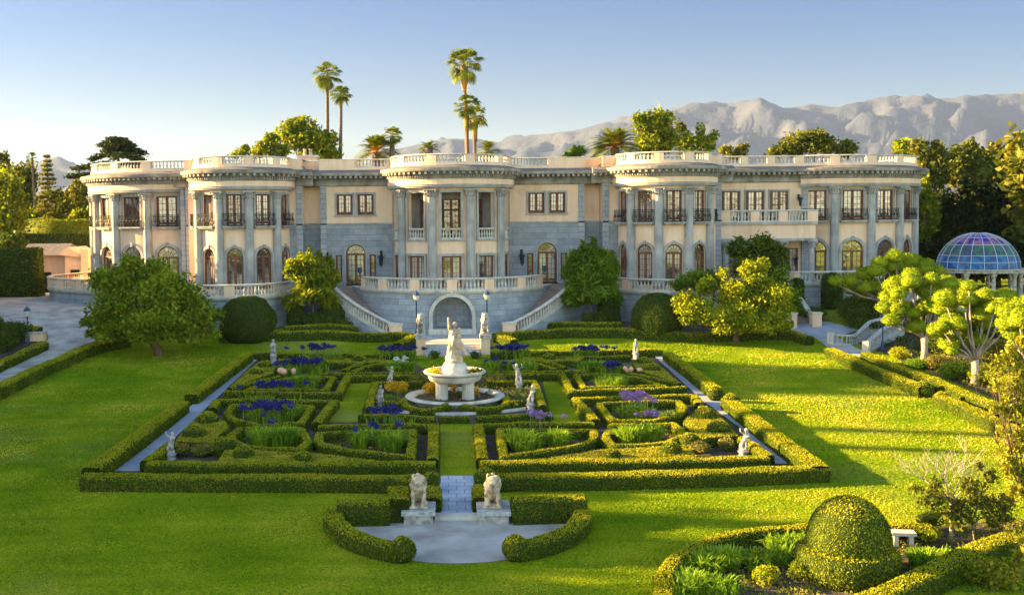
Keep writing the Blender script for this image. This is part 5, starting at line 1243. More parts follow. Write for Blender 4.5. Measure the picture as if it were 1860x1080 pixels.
# bench
c=W(1640,990); o=empty('stone_bench',(c.x,c.y,c.z),'small pale stone bench right of the big dome topiary','bench',rz=R(-8))
MB().box((-.38,-.2,.36),(.36,.22,.46)).build('seat',M_pale,o)
for x in (-.24,.22): MB().box((x-.07,-.15,-.05),(x+.07,.17,.359)).build('leg',M_pale,o)
# right straight stair down from the terrace, and the small curved balustrades
st=empty('straight_staircase',(0,0,0),'straight stone staircase descending from the right terrace past the yellow tree','staircase')
A=Vector((26.55,86.2,T)); B=Vector((26.75,79.8,zg(26.75,79.5))); d=Vector((B.x-A.x,B.y-A.y,0)); L=d.length; d/=L; nr=Vector((d.y,-d.x,0)); n=18
M4=Matrix.Translation((A.x,A.y,0))@Matrix(((d.x,-nr.x,0,0),(d.y,-nr.y,0,0),(0,0,1,0),(0,0,0,1)))
mb=MB()
for i in range(n): mb.box((L*i/n,-.8,1.5),(L*(i+1)/n-.002,.8,T-(T-B.z)*(i+1)/n),M4)
mb.build('stair_treads',M_tread,st)
for s in (-1,1):
    V=[];w0,w1=s*.8,s*1.08
    for x,z in ((0,T+.3),(L,B.z+.45)):
        for w in (w0,w1): V+=[(x,w,1.5),(x,w,z)]
    q=[M4@Vector(p) for p in V]; MB().add(q,[(0,1,3,2),(4,6,7,5),(0,4,5,1),(2,3,7,6),(1,5,7,3)]).build('stair_side_wall',M_terr,st)
    V=[]
    for x,z in ((-.1,T+.3),(L,B.z+.45)):
        for w in (s*.75,s*1.14): V+=[(x,w,z),(x,w,z+.25)]
    q=[M4@Vector(p) for p in V]; MB().add(q,[(0,1,3,2),(4,6,7,5),(0,4,5,1),(2,3,7,6),(1,5,7,3)]).build('sloping_coping',M_pale,st)
    MB().box((L,-.35+s*.95,1.5),(L+.7,.35+s*.95,B.z+1.0),M4).build('newel',M_plaster,st); MB().box((L-.06,-.41+s*.95,B.z+1.0),(L+.76,.41+s*.95,B.z+1.13),M4).build('newel_cap',M_pale,st)
def freebal(label,P,hs,peds):
    o=empty('garden_balustrade',(0,0,0),label,'balustrade'); fl_=ribbon([(p.x,p.y) for p in P]); n=14; L=fl_.L
    def zz(s):
        t=s/L*(len(hs)-1); i=min(len(hs)-2,int(t)); return hs[i]+(hs[i+1]-hs[i])*(t-i)
    for nm,a,b,m in (('balustrade_base',-.5,.12,M_greyst),('handrail',.62,.76,M_greyst)):
        V=[]
        for i in range(n+1):
            s=L*i/n; 
            for off,z in ((.14,a),(.14,b),(-.14,b),(-.14,a)): V.append(pt(fl_,s,off,zz(s)+z))
        F=[(i*4+j,(i+1)*4+j,(i+1)*4+(j+1)%4,i*4+(j+1)%4) for i in range(n) for j in range(4)]+[(0,1,2,3),(n*4+3,n*4+2,n*4+1,n*4)]
        MB().add(V,F).build(nm,m,o)
    bs=MB(); k=int(L/.3)
    for i in range(k): s=L*(i+.5)/k; x,y,_=fl_(s); baluster(bs,x,y,zz(s)+.12,.5,6,1.)
    bs.build('balusters',M_greyst,o,True)
    for s in peds: M=Matrix.Translation(pt(fl_,s*L,0,zz(s*L)))@Matrix.Rotation(fl_(s*L)[2],4,'Z'); MB().box((-.22,-.22,-.5),(.22,.22,.85),M).build('newel',M_pale,o)
p=[W(1509,624),W(1541,628),W(1578,612),W(1632,606)]; freebal('weathered grey balustrade of the small right staircase, left one turning a corner',p,[q.z for q in p[:2]]+[p[2].z+.5,p[3].z+.7],(0,1))
p=[W(1573,641),W(1600,625),W(1640,610)]; freebal('weathered grey balustrade of the small right staircase, the nearer one beside the lamp',p,[p[0].z,p[1].z+.3,p[2].z+.6],(0,))
# gazebo
gz_=at(1775,540,86); GX=gz_.x; GZ=zg(GX,86); zr=at(1775,486,86).z; gr=69/FPX*86
g=empty('gazebo',(GX,86,GZ),'round white garden temple with a blue stained glass dome','gazebo'); H=zr-GZ
MB().lathe([(gr*1.1,H-.32),(gr*1.1,H-.1),(gr*1.14,H-.08),(gr*1.14,H),(gr*.9,H),(gr*.9,H-.32),(gr*1.1,H-.32)],n=40,cap=False).build('ring_beam',M_marble,g)
MB().lathe([(gr*1.25,-.6),(gr*1.25,.1),(.01,.12)],n=32,cap=False).build('floor',M_marble,g)
for i in range(10):
    a=2*PI*(i+.35)/10; MB().lathe([(.24,.1),(.24,.2),(.17,.3),(.15,H-.7),(.2,H-.6),(.19,H-.55),(.27,H-.4),(.27,H-.321)],(cos(a)*gr,sin(a)*gr,0),12).build('column',M_marble,g,True)
def stain(name,c1,c2,c3,s=2.):
    m=noisy(mat(name,c1,.35,spec=.25),[c1,c2,c3,c1,c2],s,4); return m
bands=[(0,.24,stain('turquoise_stained_glass',(.006,.07,.22),(.01,.15,.36),(.03,.05,.12),1.6)),(.24,.46,stain('grey_green_stained_glass',(.03,.05,.10),(.03,.05,.13),(.05,.14,.06),1.3)),(.46,.78,stain('violet_blue_stained_glass',(.012,.02,.20),(.03,.02,.26),(.30,.14,.16),.9)),(.78,1.,stain('top_stained_glass',(.02,.06,.28),(.05,.12,.4),(.2,.25,.35)))]
gh=gr*.92
for a0,a1,m in bands:
    pr_=[(gr*cos(PI/2*(a0+(a1-a0)*k/4)),H+gh*sin(PI/2*(a0+(a1-a0)*k/4))) for k in range(5)]; MB().lathe(pr_,n=40,cap=False).build('dome_glass',m,g,True)
mb=MB()
for i in range(20):
    a=2*PI*i/20; mb.tube([(cos(a)*gr*1.01*cos(t),sin(a)*gr*1.01*cos(t),H+gh*1.01*sin(t)) for t in [PI/2*k/10 for k in range(10)]],.024,5)
for q in (.12,.24,.46,.66,.86): mb.tube([(cos(2*PI*i/40)*gr*1.012*cos(PI/2*q),sin(2*PI*i/40)*gr*1.012*cos(PI/2*q),H+gh*1.012*sin(PI/2*q)) for i in range(41)],.026,4)
mb.build('dome_ribs',mat('lead_ribs',(.45,.48,.55),.5),g)
# guest house
q=at(105,490,104); g=empty('guest_house',(q.x,104,zg(q.x,104)),'small cream outbuilding with grey gable roof behind the left hedges','house'); zt=at(105,443,104).z-zg(q.x,104); ze=at(105,463,104).z-zg(q.x,104)
s=104/FPX
MB().box((-66*s,.0,-.3),(20*s,5,ze)).build('wall',M_plaster,g); MB().box((20*s,-1.0,-.3),(52*s,5,ze)).build('wall',M_plaster,g)
mb=MB(); mb.add([(-70*s,-.6,ze),(22*s,-.6,ze),(22*s,5.6,ze),(-70*s,5.6,ze),(-70*s,2.5,zt),(10*s,2.5,zt)],[(0,1,5,4),(1,2,5),(2,3,4,5),(3,0,4),(0,3,2,1)]); mb.build('roof',M_roof,g)
MB().add([(-18*s+26*s,-1.3,ze+.05),(60*s,-1.3,ze-.25),(27*s,-1.25,zt-.3),(27*s,4,zt-.3),(60*s,4,ze-.25),(8*s,4,ze)],[(0,1,2),(1,4,3,2),(0,2,3,5)]).build('gable',M_plaster,g)
MB().box((-34*s,-.05,0),(-12*s,.0,ze*.55)).build('window',M_dark,g); MB().box((30*s,-1.05,0),(46*s,-1.0,ze*.62)).build('opening',M_dark,g); MB().box((52*s,-1.5,-.2),(66*s,4,ze+.6)).build('chimney_wall',M_plaster,g)

# ---------------------------------------------------------------- trees
def blob(rng,c,r,size,cover=1.,sub=14,k=.42,hole=.35):
    """leaves in clumps spread through an ellipsoid"""
    c=np.array(c);r=np.array(r); u=rng.normal(size=(sub,3)); u/=np.linalg.norm(u,axis=1)[:,None]; cc=c+u*r*rng.uniform(hole,.82,(sub,1)); Ps=[];Ns=[]
    for q in cc:
        rs=r*k*rng.uniform(.7,1.2); n=int(4*PI*(rs.prod()**(2/3))*cover/(size*size)); v=rng.normal(size=(n,3)); v/=np.linalg.norm(v,axis=1)[:,None]
        P=q+v*rs*np.where(rng.random((n,1))<.14,rng.uniform(1.1,1.55,(n,1)),rng.uniform(.4,1.1,(n,1))); Ps.append(P); Ns.append(v*.8+(q-c)/r*.3+np.array([0,0,.15]))
    P=np.concatenate(Ps);N=np.concatenate(Ns); return P,N/np.linalg.norm(N,axis=1)[:,None]
def tree(label,base,lobes,m,size=None,bark=None,cat='tree',name='tree',tr=.22,cover=.55,sub=14,grp=None,lean=None,depth=.85,k=.42,flat=.25,asp=1.6,hole=.35):
    """base ground Vector; lobes [(px,py,rx_px,ry_px,dY)] traced, each its own depth"""
    rng=np.random.default_rng(int(abs(base.x)*31+base.y*7)); Y=base.y; s=size or lod(Y)*1.5
    o=empty(name,base,label,cat,grp); Ps=[];Ns=[]; C=[]
    for L in lobes:
        a,b,rx,ry,dy=L; c=at(a,b,Y+dy); sc=(Y+dy)/FPX; C.append(c-base); P,N=blob(rng,(c-base)[:],(rx*sc,rx*sc*depth,ry*sc),s,cover,sub,k,hole); Ps.append(P);Ns.append(N)
    P=np.concatenate(Ps);N=np.concatenate(Ns); mk=P[:,2]>.1; P=P[mk];N=N[mk]
    quads_mesh('crown',leaves(P,N,s,rng,flat,asp),None,m,o)
    mb=MB(); cz=sum(c.z for c in C)/len(C); cx=sum(c.x for c in C)/len(C); f_=Vector((cx*.35,0,cz*.45)) if lean is None else Vector(lean)
    mb.tube([(0,0,-.3),(f_.x*.15,0,f_.z*.3),(f_.x*.6,0,f_.z*.7),f_],[tr*1.35,tr*1.05,tr*.9,tr*.8],9)
    rn=random.Random(1)
    for c in C:
        e=f_.lerp(c,.5)+Vector((rn.uniform(-.3,.3),rn.uniform(-.3,.3),rn.uniform(-.1,.4))); mb.tube([f_*.92,e,c],[tr*.55,tr*.35,tr*.12],6)
        for _ in range(3):
            t=c+Vector((rn.uniform(-1,1),rn.uniform(-1,1),rn.uniform(-.3,1)))*.9; mb.tube([e,e.lerp(t,.6),t],[tr*.22,tr*.12,tr*.04],5)
    mb.build('trunk',bark or M_bark,o,True); return o
# near trees
b=W(290,645); tree('big spreading green tree with a leaning brown trunk on the left lawn',b,[(205,515,42,38,0),(260,500,55,40,1),(215,560,50,35,-1),(180,588,28,22,-1),(300,535,55,45,-1),(285,580,60,32,-2),(345,560,50,38,0),(235,600,45,20,-2),(365,590,38,30,0),(318,600,42,20,-1.5),(160,585,16,12,-1),(235,478,22,16,0),(392,572,14,12,0),(200,608,30,14,-1.5),(268,612,30,12,-2),(350,615,30,10,-1),(178,605,20,14,-1)],LT,size=.17,tr=.3,cover=.68,sub=22,lean=(-1.0,0,1.6),hole=.45)
b=at(568,590,81.6); b.z=zg(b.x,81.6); tree('small round tree with yellow lit upright shoots left of the left staircase',b,[(568,500,38,30,0),(540,492,24,22,-.5),(596,505,22,24,0),(568,530,40,22,-.3),(560,476,26,14,-.4),(545,470,6,14,0),(562,462,6,14,0),(580,464,6,13,0),(598,474,6,13,0),(528,482,7,12,0),(612,500,7,14,0),(530,548,20,14,0),(600,548,20,14,0),(585,482,20,14,0)],LY2,size=.17,tr=.1,cover=.8,sub=26,asp=3.6,k=.34)
b=at(1074,590,81.8); b.z=zg(b.x,81.8); tree('dense feathery green tree right of the right staircase',b,[(1074,495,40,34,0),(1050,480,24,26,0),(1098,485,24,26,0),(1074,530,46,26,-.3),(1045,515,24,24,-.3),(1104,520,24,24,0),(1072,460,24,16,0),(1040,470,7,18,0),(1058,452,6,18,0),(1078,446,6,18,0),(1028,492,7,18,0),(1118,488,8,18,0),(1110,470,7,16,0),(1040,545,22,14,0),(1108,545,22,14,0),(1095,462,10,12,0)],LG,size=.17,tr=.1,cover=.85,sub=28,asp=4,k=.34)
b=W(1336,621); tree('bright yellow-green tree with layered boughs on the right lawn edge',b,[(1262,560,36,24,-.5),(1240,545,20,18,-.5),(1300,575,34,20,-1),(1330,530,30,28,0),(1375,510,30,22,0),(1362,490,18,20,0),(1385,480,14,14,0),(1400,540,36,30,-.5),(1345,570,40,24,-1),(1405,580,30,20,-1),(1285,520,22,18,.5),(1425,560,20,24,.5),(1312,500,14,12,.5),(1320,590,40,16,-1),(1375,590,40,16,-1),(1340,550,44,30,.5),(1255,580,22,12,-.5),(1420,590,22,14,0)],LY,size=.15,tr=.2,cover=.85,sub=24,lean=(.1,0,1.1))
b=W(1340,606); tree('darker green tree behind the yellow one at the foot of the right terrace',Vector((b.x-2,80.5,zg(b.x,80.5))),[(1250,510,24,22,0),(1290,505,30,26,0),(1230,520,16,14,0),(1420,520,26,40,1),(1440,545,18,36,1)],LG,size=.16,tr=.15,cover=.6,sub=16)
b=Vector((25,82.6,2.6)); tree('tall soft willow-like shrub in front of the porch',b,[(1345,455,22,24,0),(1380,460,26,34,0),(1412,465,18,24,0),(1362,485,36,26,0),(1400,490,28,26,0)],LD,size=.15,tr=.1,cover=.6,sub=18,asp=3.5)
# clipped dome bushes & columns
for l,a,b_,w,top in (('big dark clipped dome bush below the left terrace',450,606,52,530),('big dark clipped dome bush below the right terrace',1194,603,47,528)):
    c=at(a,b_,77.6); c.z=zg(c.x,77.6); s=77.6/FPX; h=(b_-top)*s*1.02; ball(l,(c.x,77.6,c.z),w*s,h*.6,h*.42,m=LD,cat='shrub',name='dome_bush',cover=1.3,n=28)
for l,a,t,bt,w,Y in (('narrow dark hedge column against the terrace left of the left small tree',537,535,592,15,82),('dark hedge block under the left small tree',605,555,590,28,82.5),('dark hedge column against the terrace right of the right small tree',1106,522,590,20,82),('dark rounded hedge column at the corner of the right terrace',1511,496,562,18,84.5),('dark hedge column beside the straight stairs',1448,505,540,12,84)):
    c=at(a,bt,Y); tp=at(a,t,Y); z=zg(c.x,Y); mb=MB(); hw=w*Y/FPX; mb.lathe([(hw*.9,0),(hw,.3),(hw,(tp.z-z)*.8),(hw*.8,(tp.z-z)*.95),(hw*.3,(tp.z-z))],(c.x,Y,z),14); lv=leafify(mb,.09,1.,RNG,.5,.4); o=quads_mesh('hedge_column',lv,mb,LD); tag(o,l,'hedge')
# big dome topiary bottom right
c=W(1541,1046); s=c.y/FPX
o=empty('dome_topiary',(c.x,c.y,c.z),'huge clipped egg-shaped topiary dome on a round skirt hedge, bottom right','topiary')
mb=MB(); mb.lathe([(1.38,0),(1.46,.35),(1.46,.72),(1.4,.86),(1.1,.9)],(0,0,0),30); V=[]
for p in mb.v: p=Vector(p); q=1+.05*nz(p,1.4); V.append((p.x*q-.02,p.y*q,p.z*q))
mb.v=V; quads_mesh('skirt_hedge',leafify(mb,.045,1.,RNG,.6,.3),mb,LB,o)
mb=MB(); mb.lathe([(1.16,.8),(1.2,1.05),(1.17,1.32),(1.08,1.62),(.9,1.93),(.66,2.16),(.35,2.32),(.02,2.38)],(0,0,0),34); V=[]
for p in mb.v: p=Vector(p); q=1+.02*nz(p,2); V.append((p.x*q,p.y*q,p.z))
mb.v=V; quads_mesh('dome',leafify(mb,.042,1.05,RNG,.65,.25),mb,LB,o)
# cloud trees
def cloud(label,base,balls,m,zf=.86,fork=None,tr=.2,bark=None):
    rq=random.Random(5); balls=balls+[(a+rq.uniform(-1,1)*r*.9,b_+rq.uniform(.2,1)*r*.8,r*rq.uniform(.55,.7)) for a,b_,r in balls[::3]]
    ca=sum(b[0] for b in balls)/len(balls); cb_=sum(b[1] for b in balls)/len(balls); balls=balls+[(ca+rq.uniform(-1,1)*34,cb_+rq.uniform(-.9,.9)*26,rq.uniform(13,17)) for _ in range(7)]
    o=empty('cloud_tree',base,label,'tree'); Y=base.y; C=[]; rn=random.Random(int(base.x*10))
    for i,(a,b_,r) in enumerate(balls):
        dy=rn.uniform(-1.3,1.3) if i else 0; c=at(a,b_,Y+dy)-base; R_=r*(Y+dy)/FPX*1.06; C.append((c,R_))
        mb=MB(); mb.ell((0,0,0),(1,1,1),16,9); V=[]
        for p in mb.v: p=Vector(p); q=1+.13*nz(p*1.3+c*2,1.6); V.append((c.x+p.x*R_*q,c.y+p.y*R_*q,c.z+(p.z if p.z>0 else p.z*.7)*R_*zf*q))
        mb.v=V; s=max(.06,lod(Y)*1.2); quads_mesh('foliage_pad',leafify(mb,s,1.2,RNG,.2,.8),mb,m,o)
    zmin=min(c.z for c,_ in C); fk=Vector((0,0,max(.6,zmin*.75))); mb=MB()
    mb.tube([(0,0,-.3),(.05,0,fk.z*.5),fk],[tr*1.25,tr,tr*1.05],10)
    for c,r in C:
        side=Vector((c.x,c.y,0))*.62; mid=Vector((side.x,side.y,fk.z+(c.z-fk.z)*.42)); mb.tube([fk-Vector((0,0,.2)),fk.lerp(mid,.5)+Vector((0,0,.05)),mid,c-Vector((0,0,r*.3))],[tr*.45,tr*.36,tr*.27,tr*.16],7)
    mb.build('trunk',bark or M_pbark,o,True); return o
cloud('front left cloud-pruned tree with golden pads and a pale trunk by the stone path',W(1678,661),[(1627,521,20),(1655,513,16),(1690,530,22),(1613,540,14),(1608,560,15),(1630,563,14),(1674,562,18),(1664,594,17),(1655,501,15),(1720,518,18),(1742,521,13),(1692,508,13),(1620,582,15),(1706,545,14)],LC)
cloud('second cloud-pruned tree with golden pads, nearer the camera by the stone path',W(1770,700),[(1718,544,20),(1752,543,20),(1789,540,17),(1826,543,20),(1710,563,14),(1777,570,18),(1727,586,19),(1701,601,15),(1740,602,19),(1724,625,18),(1774,619,17),(1806,560,15),(1760,520,12)],LC)
cloud('golden cloud-pruned tree cut by the right edge of the photo',W(1868,735),[(1830,568,18),(1853,560,20),(1830,590,18),(1852,584,18),(1842,608,17),(1856,626,17),(1880,570,22),(1885,600,20),(1872,545,15)],LC)
cloud('green cloud-pruned tree with many pads behind the golden ones near the gazebo',Vector((at(1640,560,79).x,79,zg(33,79))),[(1623,484,17),(1648,477,17),(1681,489,20),(1626,467,15),(1590,493,15),(1571,500,15),(1542,511,14),(1519,512,12),(1571,536,17),(1599,526,15),(1595,543,13),(1568,523,13),(1597,478,12),(1648,497,12),(1705,495,12),(1620,510,14),(1660,475,14),(1545,528,10)],LC)
# bare tree and the loose leafy trees at the lower right
b=W(1728,985); o=empty('bare_tree',b,'leafless pale twiggy small tree at the lower right','tree'); mb=MB(); rn=random.Random(11)
def branch(p,d,L,r,lev):
    q=[p]; dd=d.copy()
    for i in range(4): dd=(dd+Vector((rn.uniform(-.22,.22),rn.uniform(-.22,.22),rn.uniform(-.05,.12)))).normalized(); q.append(q[-1]+dd*L/4)
    mb.tube(q,[r*(1-.17*i) for i in range(5)],5)
    if lev<4:
        for i in range(4 if lev<3 else 3):
            t=q[rn.choice([2,3,4])]; nd=(dd+Vector((rn.uniform(-.9,.9),rn.uniform(-.9,.9),rn.uniform(-.15,.5)))).normalized(); branch(t,nd,L*rn.uniform(.5,.72),r*.55,lev+1)
mb.tube([(0,0,-.2),(.0,0,.8),(-.03,0,1.5)],[.07,.06,.05],7)
for dx,dz in ((-.8,.7),(.75,.75),(-.2,1.),(.35,1.),(-.55,.85)): branch(Vector((-.02,0,1.2+.1*dz)),Vector((dx,rn.uniform(-.4,.4),dz)).normalized(),1.1,.03,1)
mb.build('trunk',noisy(mat('bare_bark',(.4,.33,.22),.85),[(.32,.26,.18),(.5,.42,.3)],6,4),o,True)
b=W(1745,985); tree('loose dark-leaved bush in front of the bare tree',b+Vector((.3,-.3,0)),[(1700,905,32,24,0),(1745,925,34,24,0),(1790,905,34,28,0),(1830,915,28,24,0),(1700,875,18,12,0),(1765,880,22,20,0),(1740,945,30,18,0),(1810,945,30,20,0),(1665,885,12,8,0),(1800,862,14,20,0),(1780,845,12,12,0)],LO,size=.08,tr=.035,cover=.34,sub=16,depth=.8,asp=1.8)
b=W(1875,1010); tree('thin branching tree with small olive leaves at the right edge',b,[(1835,640,16,28,0),(1850,690,22,34,0),(1832,740,18,30,0),(1855,800,22,30,0),(1838,850,18,26,0),(1812,700,8,14,0),(1862,620,16,24,0),(1818,780,9,14,0),(1860,740,16,30,0),(1848,890,18,24,0),(1810,660,10,16,0),(1825,830,12,20,0),(1805,740,8,10,0),(1862,860,14,24,0)],LO2,size=.085,tr=.05,cover=.42,sub=18,asp=1.9)
b=W(1850,1078); tree('leafy bush cropped by the bottom right corner',b+Vector((0,.3,0)),[(1830,1045,40,26,0),(1860,1010,24,30,0),(1800,1070,24,14,0),(1850,975,14,14,0)],LO2,size=.075,tr=.04,cover=.4,sub=16,asp=1.9)
# ---- background
def bg(label,Y,lobes,m,size=.3,cover=.6,sub=20,grp=None,**k):
    a=lobes[0][0] if 'bx' not in k else k.pop('bx'); x=at(a,400,Y).x; return tree(label,Vector((x,Y,zg(x,Y))),lobes,m,size=size,cover=cover,sub=sub,grp=grp,tr=.24,**k)
BG='trees beyond the mansion'
bg('large bright green tree above the roof, left of the two tall palms',122,[(560,250,46,34,0),(530,240,28,24,0),(590,265,30,28,0),(545,225,30,14,0),(575,280,44,20,0)],LY2,grp=BG)
bg('middle green tree above the roof beside the large one',120,[(490,265,24,20,0),(495,250,14,12,0),(470,275,20,14,0),(510,275,20,14,0)],LY2,grp=BG)
bg('lowest green tree at the left of the rooftop trees',118,[(440,278,18,10,0),(445,268,10,8,0),(425,283,12,6,0)],LY2,grp=BG,size=.25)
bg('small round green tree above the parapet right of the centre bay',122,[(1045,276,16,12,0),(1030,282,12,8,0),(1056,272,12,10,0)],LG,grp=BG,size=.25)
bg('tall lit tree above the right bay, the highest',124,[(1185,235,30,38,0),(1170,220,22,20,0),(1205,215,20,18,0),(1190,262,40,20,0),(1160,215,12,12,0),(1215,250,20,24,0)],LY2,grp=BG)
bg('slim dark tree between the two lit trees',128,[(1236,232,10,16,0),(1236,255,14,16,0)],LO,grp=BG)
bg('second lit tree above the right bay, bushy',122,[(1250,255,18,24,0),(1270,250,14,28,0),(1288,258,16,26,0),(1262,275,30,14,0)],LY2,grp=BG)
bg('low brown-green trees between the right bay and the dark oak',130,[(1320,272,16,10,0),(1345,275,14,12,0),(1352,268,10,8,0),(1335,284,20,8,0)],LO,grp=BG)
bg('wide dark oak above the right parapet',124,[(1470,262,44,22,0),(1440,270,30,16,0),(1500,262,32,18,0),(1480,248,26,12,0),(1530,272,22,20,0),(1410,278,22,10,0),(1545,262,10,10,0)],LO,grp=BG,cover=.8)
bg('single golden tree at the right end of the roof',115,[(1640,268,22,16,0),(1635,258,14,8,0),(1650,278,18,12,0)],LY,grp=BG,size=.26)
x0=0
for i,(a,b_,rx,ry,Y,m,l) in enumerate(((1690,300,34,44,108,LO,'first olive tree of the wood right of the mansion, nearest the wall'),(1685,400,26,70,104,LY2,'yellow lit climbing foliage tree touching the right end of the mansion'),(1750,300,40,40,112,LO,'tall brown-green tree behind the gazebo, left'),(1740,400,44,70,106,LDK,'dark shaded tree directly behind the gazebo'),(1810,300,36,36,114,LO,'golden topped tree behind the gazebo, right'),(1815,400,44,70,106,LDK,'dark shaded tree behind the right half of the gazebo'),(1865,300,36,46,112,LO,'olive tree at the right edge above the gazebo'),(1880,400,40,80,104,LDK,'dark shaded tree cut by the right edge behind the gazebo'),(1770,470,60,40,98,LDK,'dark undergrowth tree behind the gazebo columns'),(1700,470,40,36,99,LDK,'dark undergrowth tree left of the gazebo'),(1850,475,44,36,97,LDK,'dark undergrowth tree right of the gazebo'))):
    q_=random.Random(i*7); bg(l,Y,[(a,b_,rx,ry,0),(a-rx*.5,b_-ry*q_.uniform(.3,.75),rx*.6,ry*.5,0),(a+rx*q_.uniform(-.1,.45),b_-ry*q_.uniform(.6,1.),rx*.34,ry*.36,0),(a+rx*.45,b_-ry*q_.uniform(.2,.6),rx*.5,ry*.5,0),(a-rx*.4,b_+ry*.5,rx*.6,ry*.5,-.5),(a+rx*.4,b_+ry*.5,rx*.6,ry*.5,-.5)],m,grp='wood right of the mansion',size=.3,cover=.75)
for i,(a,b_,rx,ry,Y,m,l) in enumerate(((12,370,34,60,100,LY2,'bright green tree at the left edge of the photo'),(0,300,20,34,112,LO,'brown sparse tree top at the left edge'),(45,330,26,40,118,LO,'dark loose tree left of the lone thin palm'),(60,400,30,30,112,LY2,'yellow-green shrub tree below the lone palm'),(115,370,34,36,116,LO,'brown-green tree between the conifer and the house'),(150,360,24,40,112,LO,'dark tree beside the left end of the mansion'),(150,410,24,34,108,LY2,'light green tree close to the left wing'),(105,412,44,14,106,LY2,'row of bright shrubs above the long clipped hedge'),(20,450,30,26,96,LD,'dark green bush beside the tall clipped hedge'))):
    bg(l,Y+13,[(a,b_+ry*1.1,rx*1.1,ry*.7,0),(a,b_,rx,ry,0),(a-rx*.5,b_-ry*.45,rx*.55,ry*.5,0),(a+rx*.45,b_-ry*.4,rx*.5,ry*.5,0),(a-rx*.4,b_+ry*.5,rx*.6,ry*.5,-.5),(a+rx*.4,b_+ry*.5,rx*.6,ry*.5,-.5)],m,grp='trees left of the mansion',size=.26,cover=.5 if m is LO else .65)
for i in range(9):     # the wood goes on to the right, beyond the edge of the photo
    x=56+i*7+RNG.uniform(-2,2); y=96+(i%3)*7-i*1.2; z=zg(x,y); h=RNG.uniform(11,16); o=empty('tree',(x,y,z),'broad dark evergreen tree of the wood right of the garden','tree','wood right of the garden'); Ps=[];Ns=[]
    for c,r in (((0,0,h*.6),(4.6,4.6,h*.38)),((1.2,-1.5,h*.3),(4.4,4,h*.3)),((-2,1,h*.75),(3,3,h*.22))): P,N=blob(RNG,c,r,.5,.8,18,.42); Ps.append(P);Ns.append(N)
    quads_mesh('crown',leaves(np.concatenate(Ps),np.concatenate(Ns),.5,RNG,.25,1.6),None,(LO,LD,LG)[i%3],o); MB().tube([(0,0,-.3),(0,0,h*.7)],[.35,.15],8).build('trunk',M_bark,o,True)
N_=16000; aa=RNG.uniform(-1.2,1.2,N_); rr2=RNG.uniform(320,900,N_); P=np.stack([np.sin(aa)*rr2,np.cos(aa)*rr2,2+RNG.random(N_)**1.5*11],1); wd_=quads_mesh('distant_woods',leaves(P,RNG.normal(size=P.shape),7.,RNG,.2,1.4),None,LO); tag(wd_,kind='stuff'); wd_['label']='distant tree belt on the plain below the mountains'; wd_['category']='woods'
# long clipped hedges at the far left
def block_hedge(label,a0,a1,t,bt,Y,dep=1.6,m=LD):
    p0=at(a0,bt,Y);p1=at(a1,bt,Y); zt_=at((a0+a1)/2,t,Y).z; zb_=min(zg(p0.x,Y),at((a0+a1)/2,bt,Y).z); mb=MB(); mb.box((p0.x,Y-dep/2,zb_),(p1.x,Y+dep/2,zt_)); lv=leafify(mb,.14,1.1,RNG,.5,.5); o=quads_mesh('clipped_hedge',lv,mb,m); tag(o,label,'hedge')
block_hedge('long high clipped hedge behind the outbuilding',36,175,426,465,113,2,LD); block_hedge('upper sunlit hedge bank behind the long clipped hedge',50,172,400,440,117,3,LY2)
block_hedge('tall dark clipped hedge block at the left edge by the drive',-60,74,452,500,99,1.6,LD)
hedge('low curved dark hedge round the far edge of the drive',px([(-60,505),(0,500),(60,494),(100,486),(150,486)],1.2),w=1.2,h=1.3,m=LD)
# conifer, cedar
def conifer(label,a,top,bt,w,Y,m,droop=.1,n=26,size=.22,cover=.7,name='conifer'):
    tp=at(a,top,Y); x=tp.x; z=zg(x,Y); H=tp.z-z; rng=np.random.default_rng(int(a)); o=empty(name,(x,Y,z),label,'tree'); mb=MB(); mb.tube([(0,0,-.3),(0,0,H*.5),(0,0,H)],[.35,.22,.04],8); Ps=[];Ns=[]
    Wm=w*Y/FPX
    for i in range(n):
        t=(i+.5)/n; h=H*(.25+.75*t); 
        for k in range(5):
            a_=rng.uniform(0,2*PI); L=Wm*(1.08-t**1.3)*rng.uniform(.6,1.1); e=Vector((cos(a_)*L,sin(a_)*L,h-droop*L)); mb.tube([(0,0,h),e*.5+Vector((0,0,h*.5+.1)),e],[.06,.04,.015],4)
            q=int(90*cover); tt=rng.uniform(.25,1.05,q)[:,None]; P=np.array([0,0,h])+(np.array(e[:])-np.array([0,0,h]))*tt+rng.normal(size=(q,3))*np.array([.28,.28,.12])*(L*.35+.3); Ps.append(P); Ns.append(np.tile([0,0,1.],(q,1))+rng.normal(size=(q,3))*.4)
    P=np.concatenate(Ps); quads_mesh('crown',leaves(P,np.concatenate(Ns),size,rng,.5,2),None,m,o); mb.build('trunk',M_bark,o,True)
conifer('pointed open conifer left of the mansion',85,280,450,34,118,LO,.05,22,.2,.45)
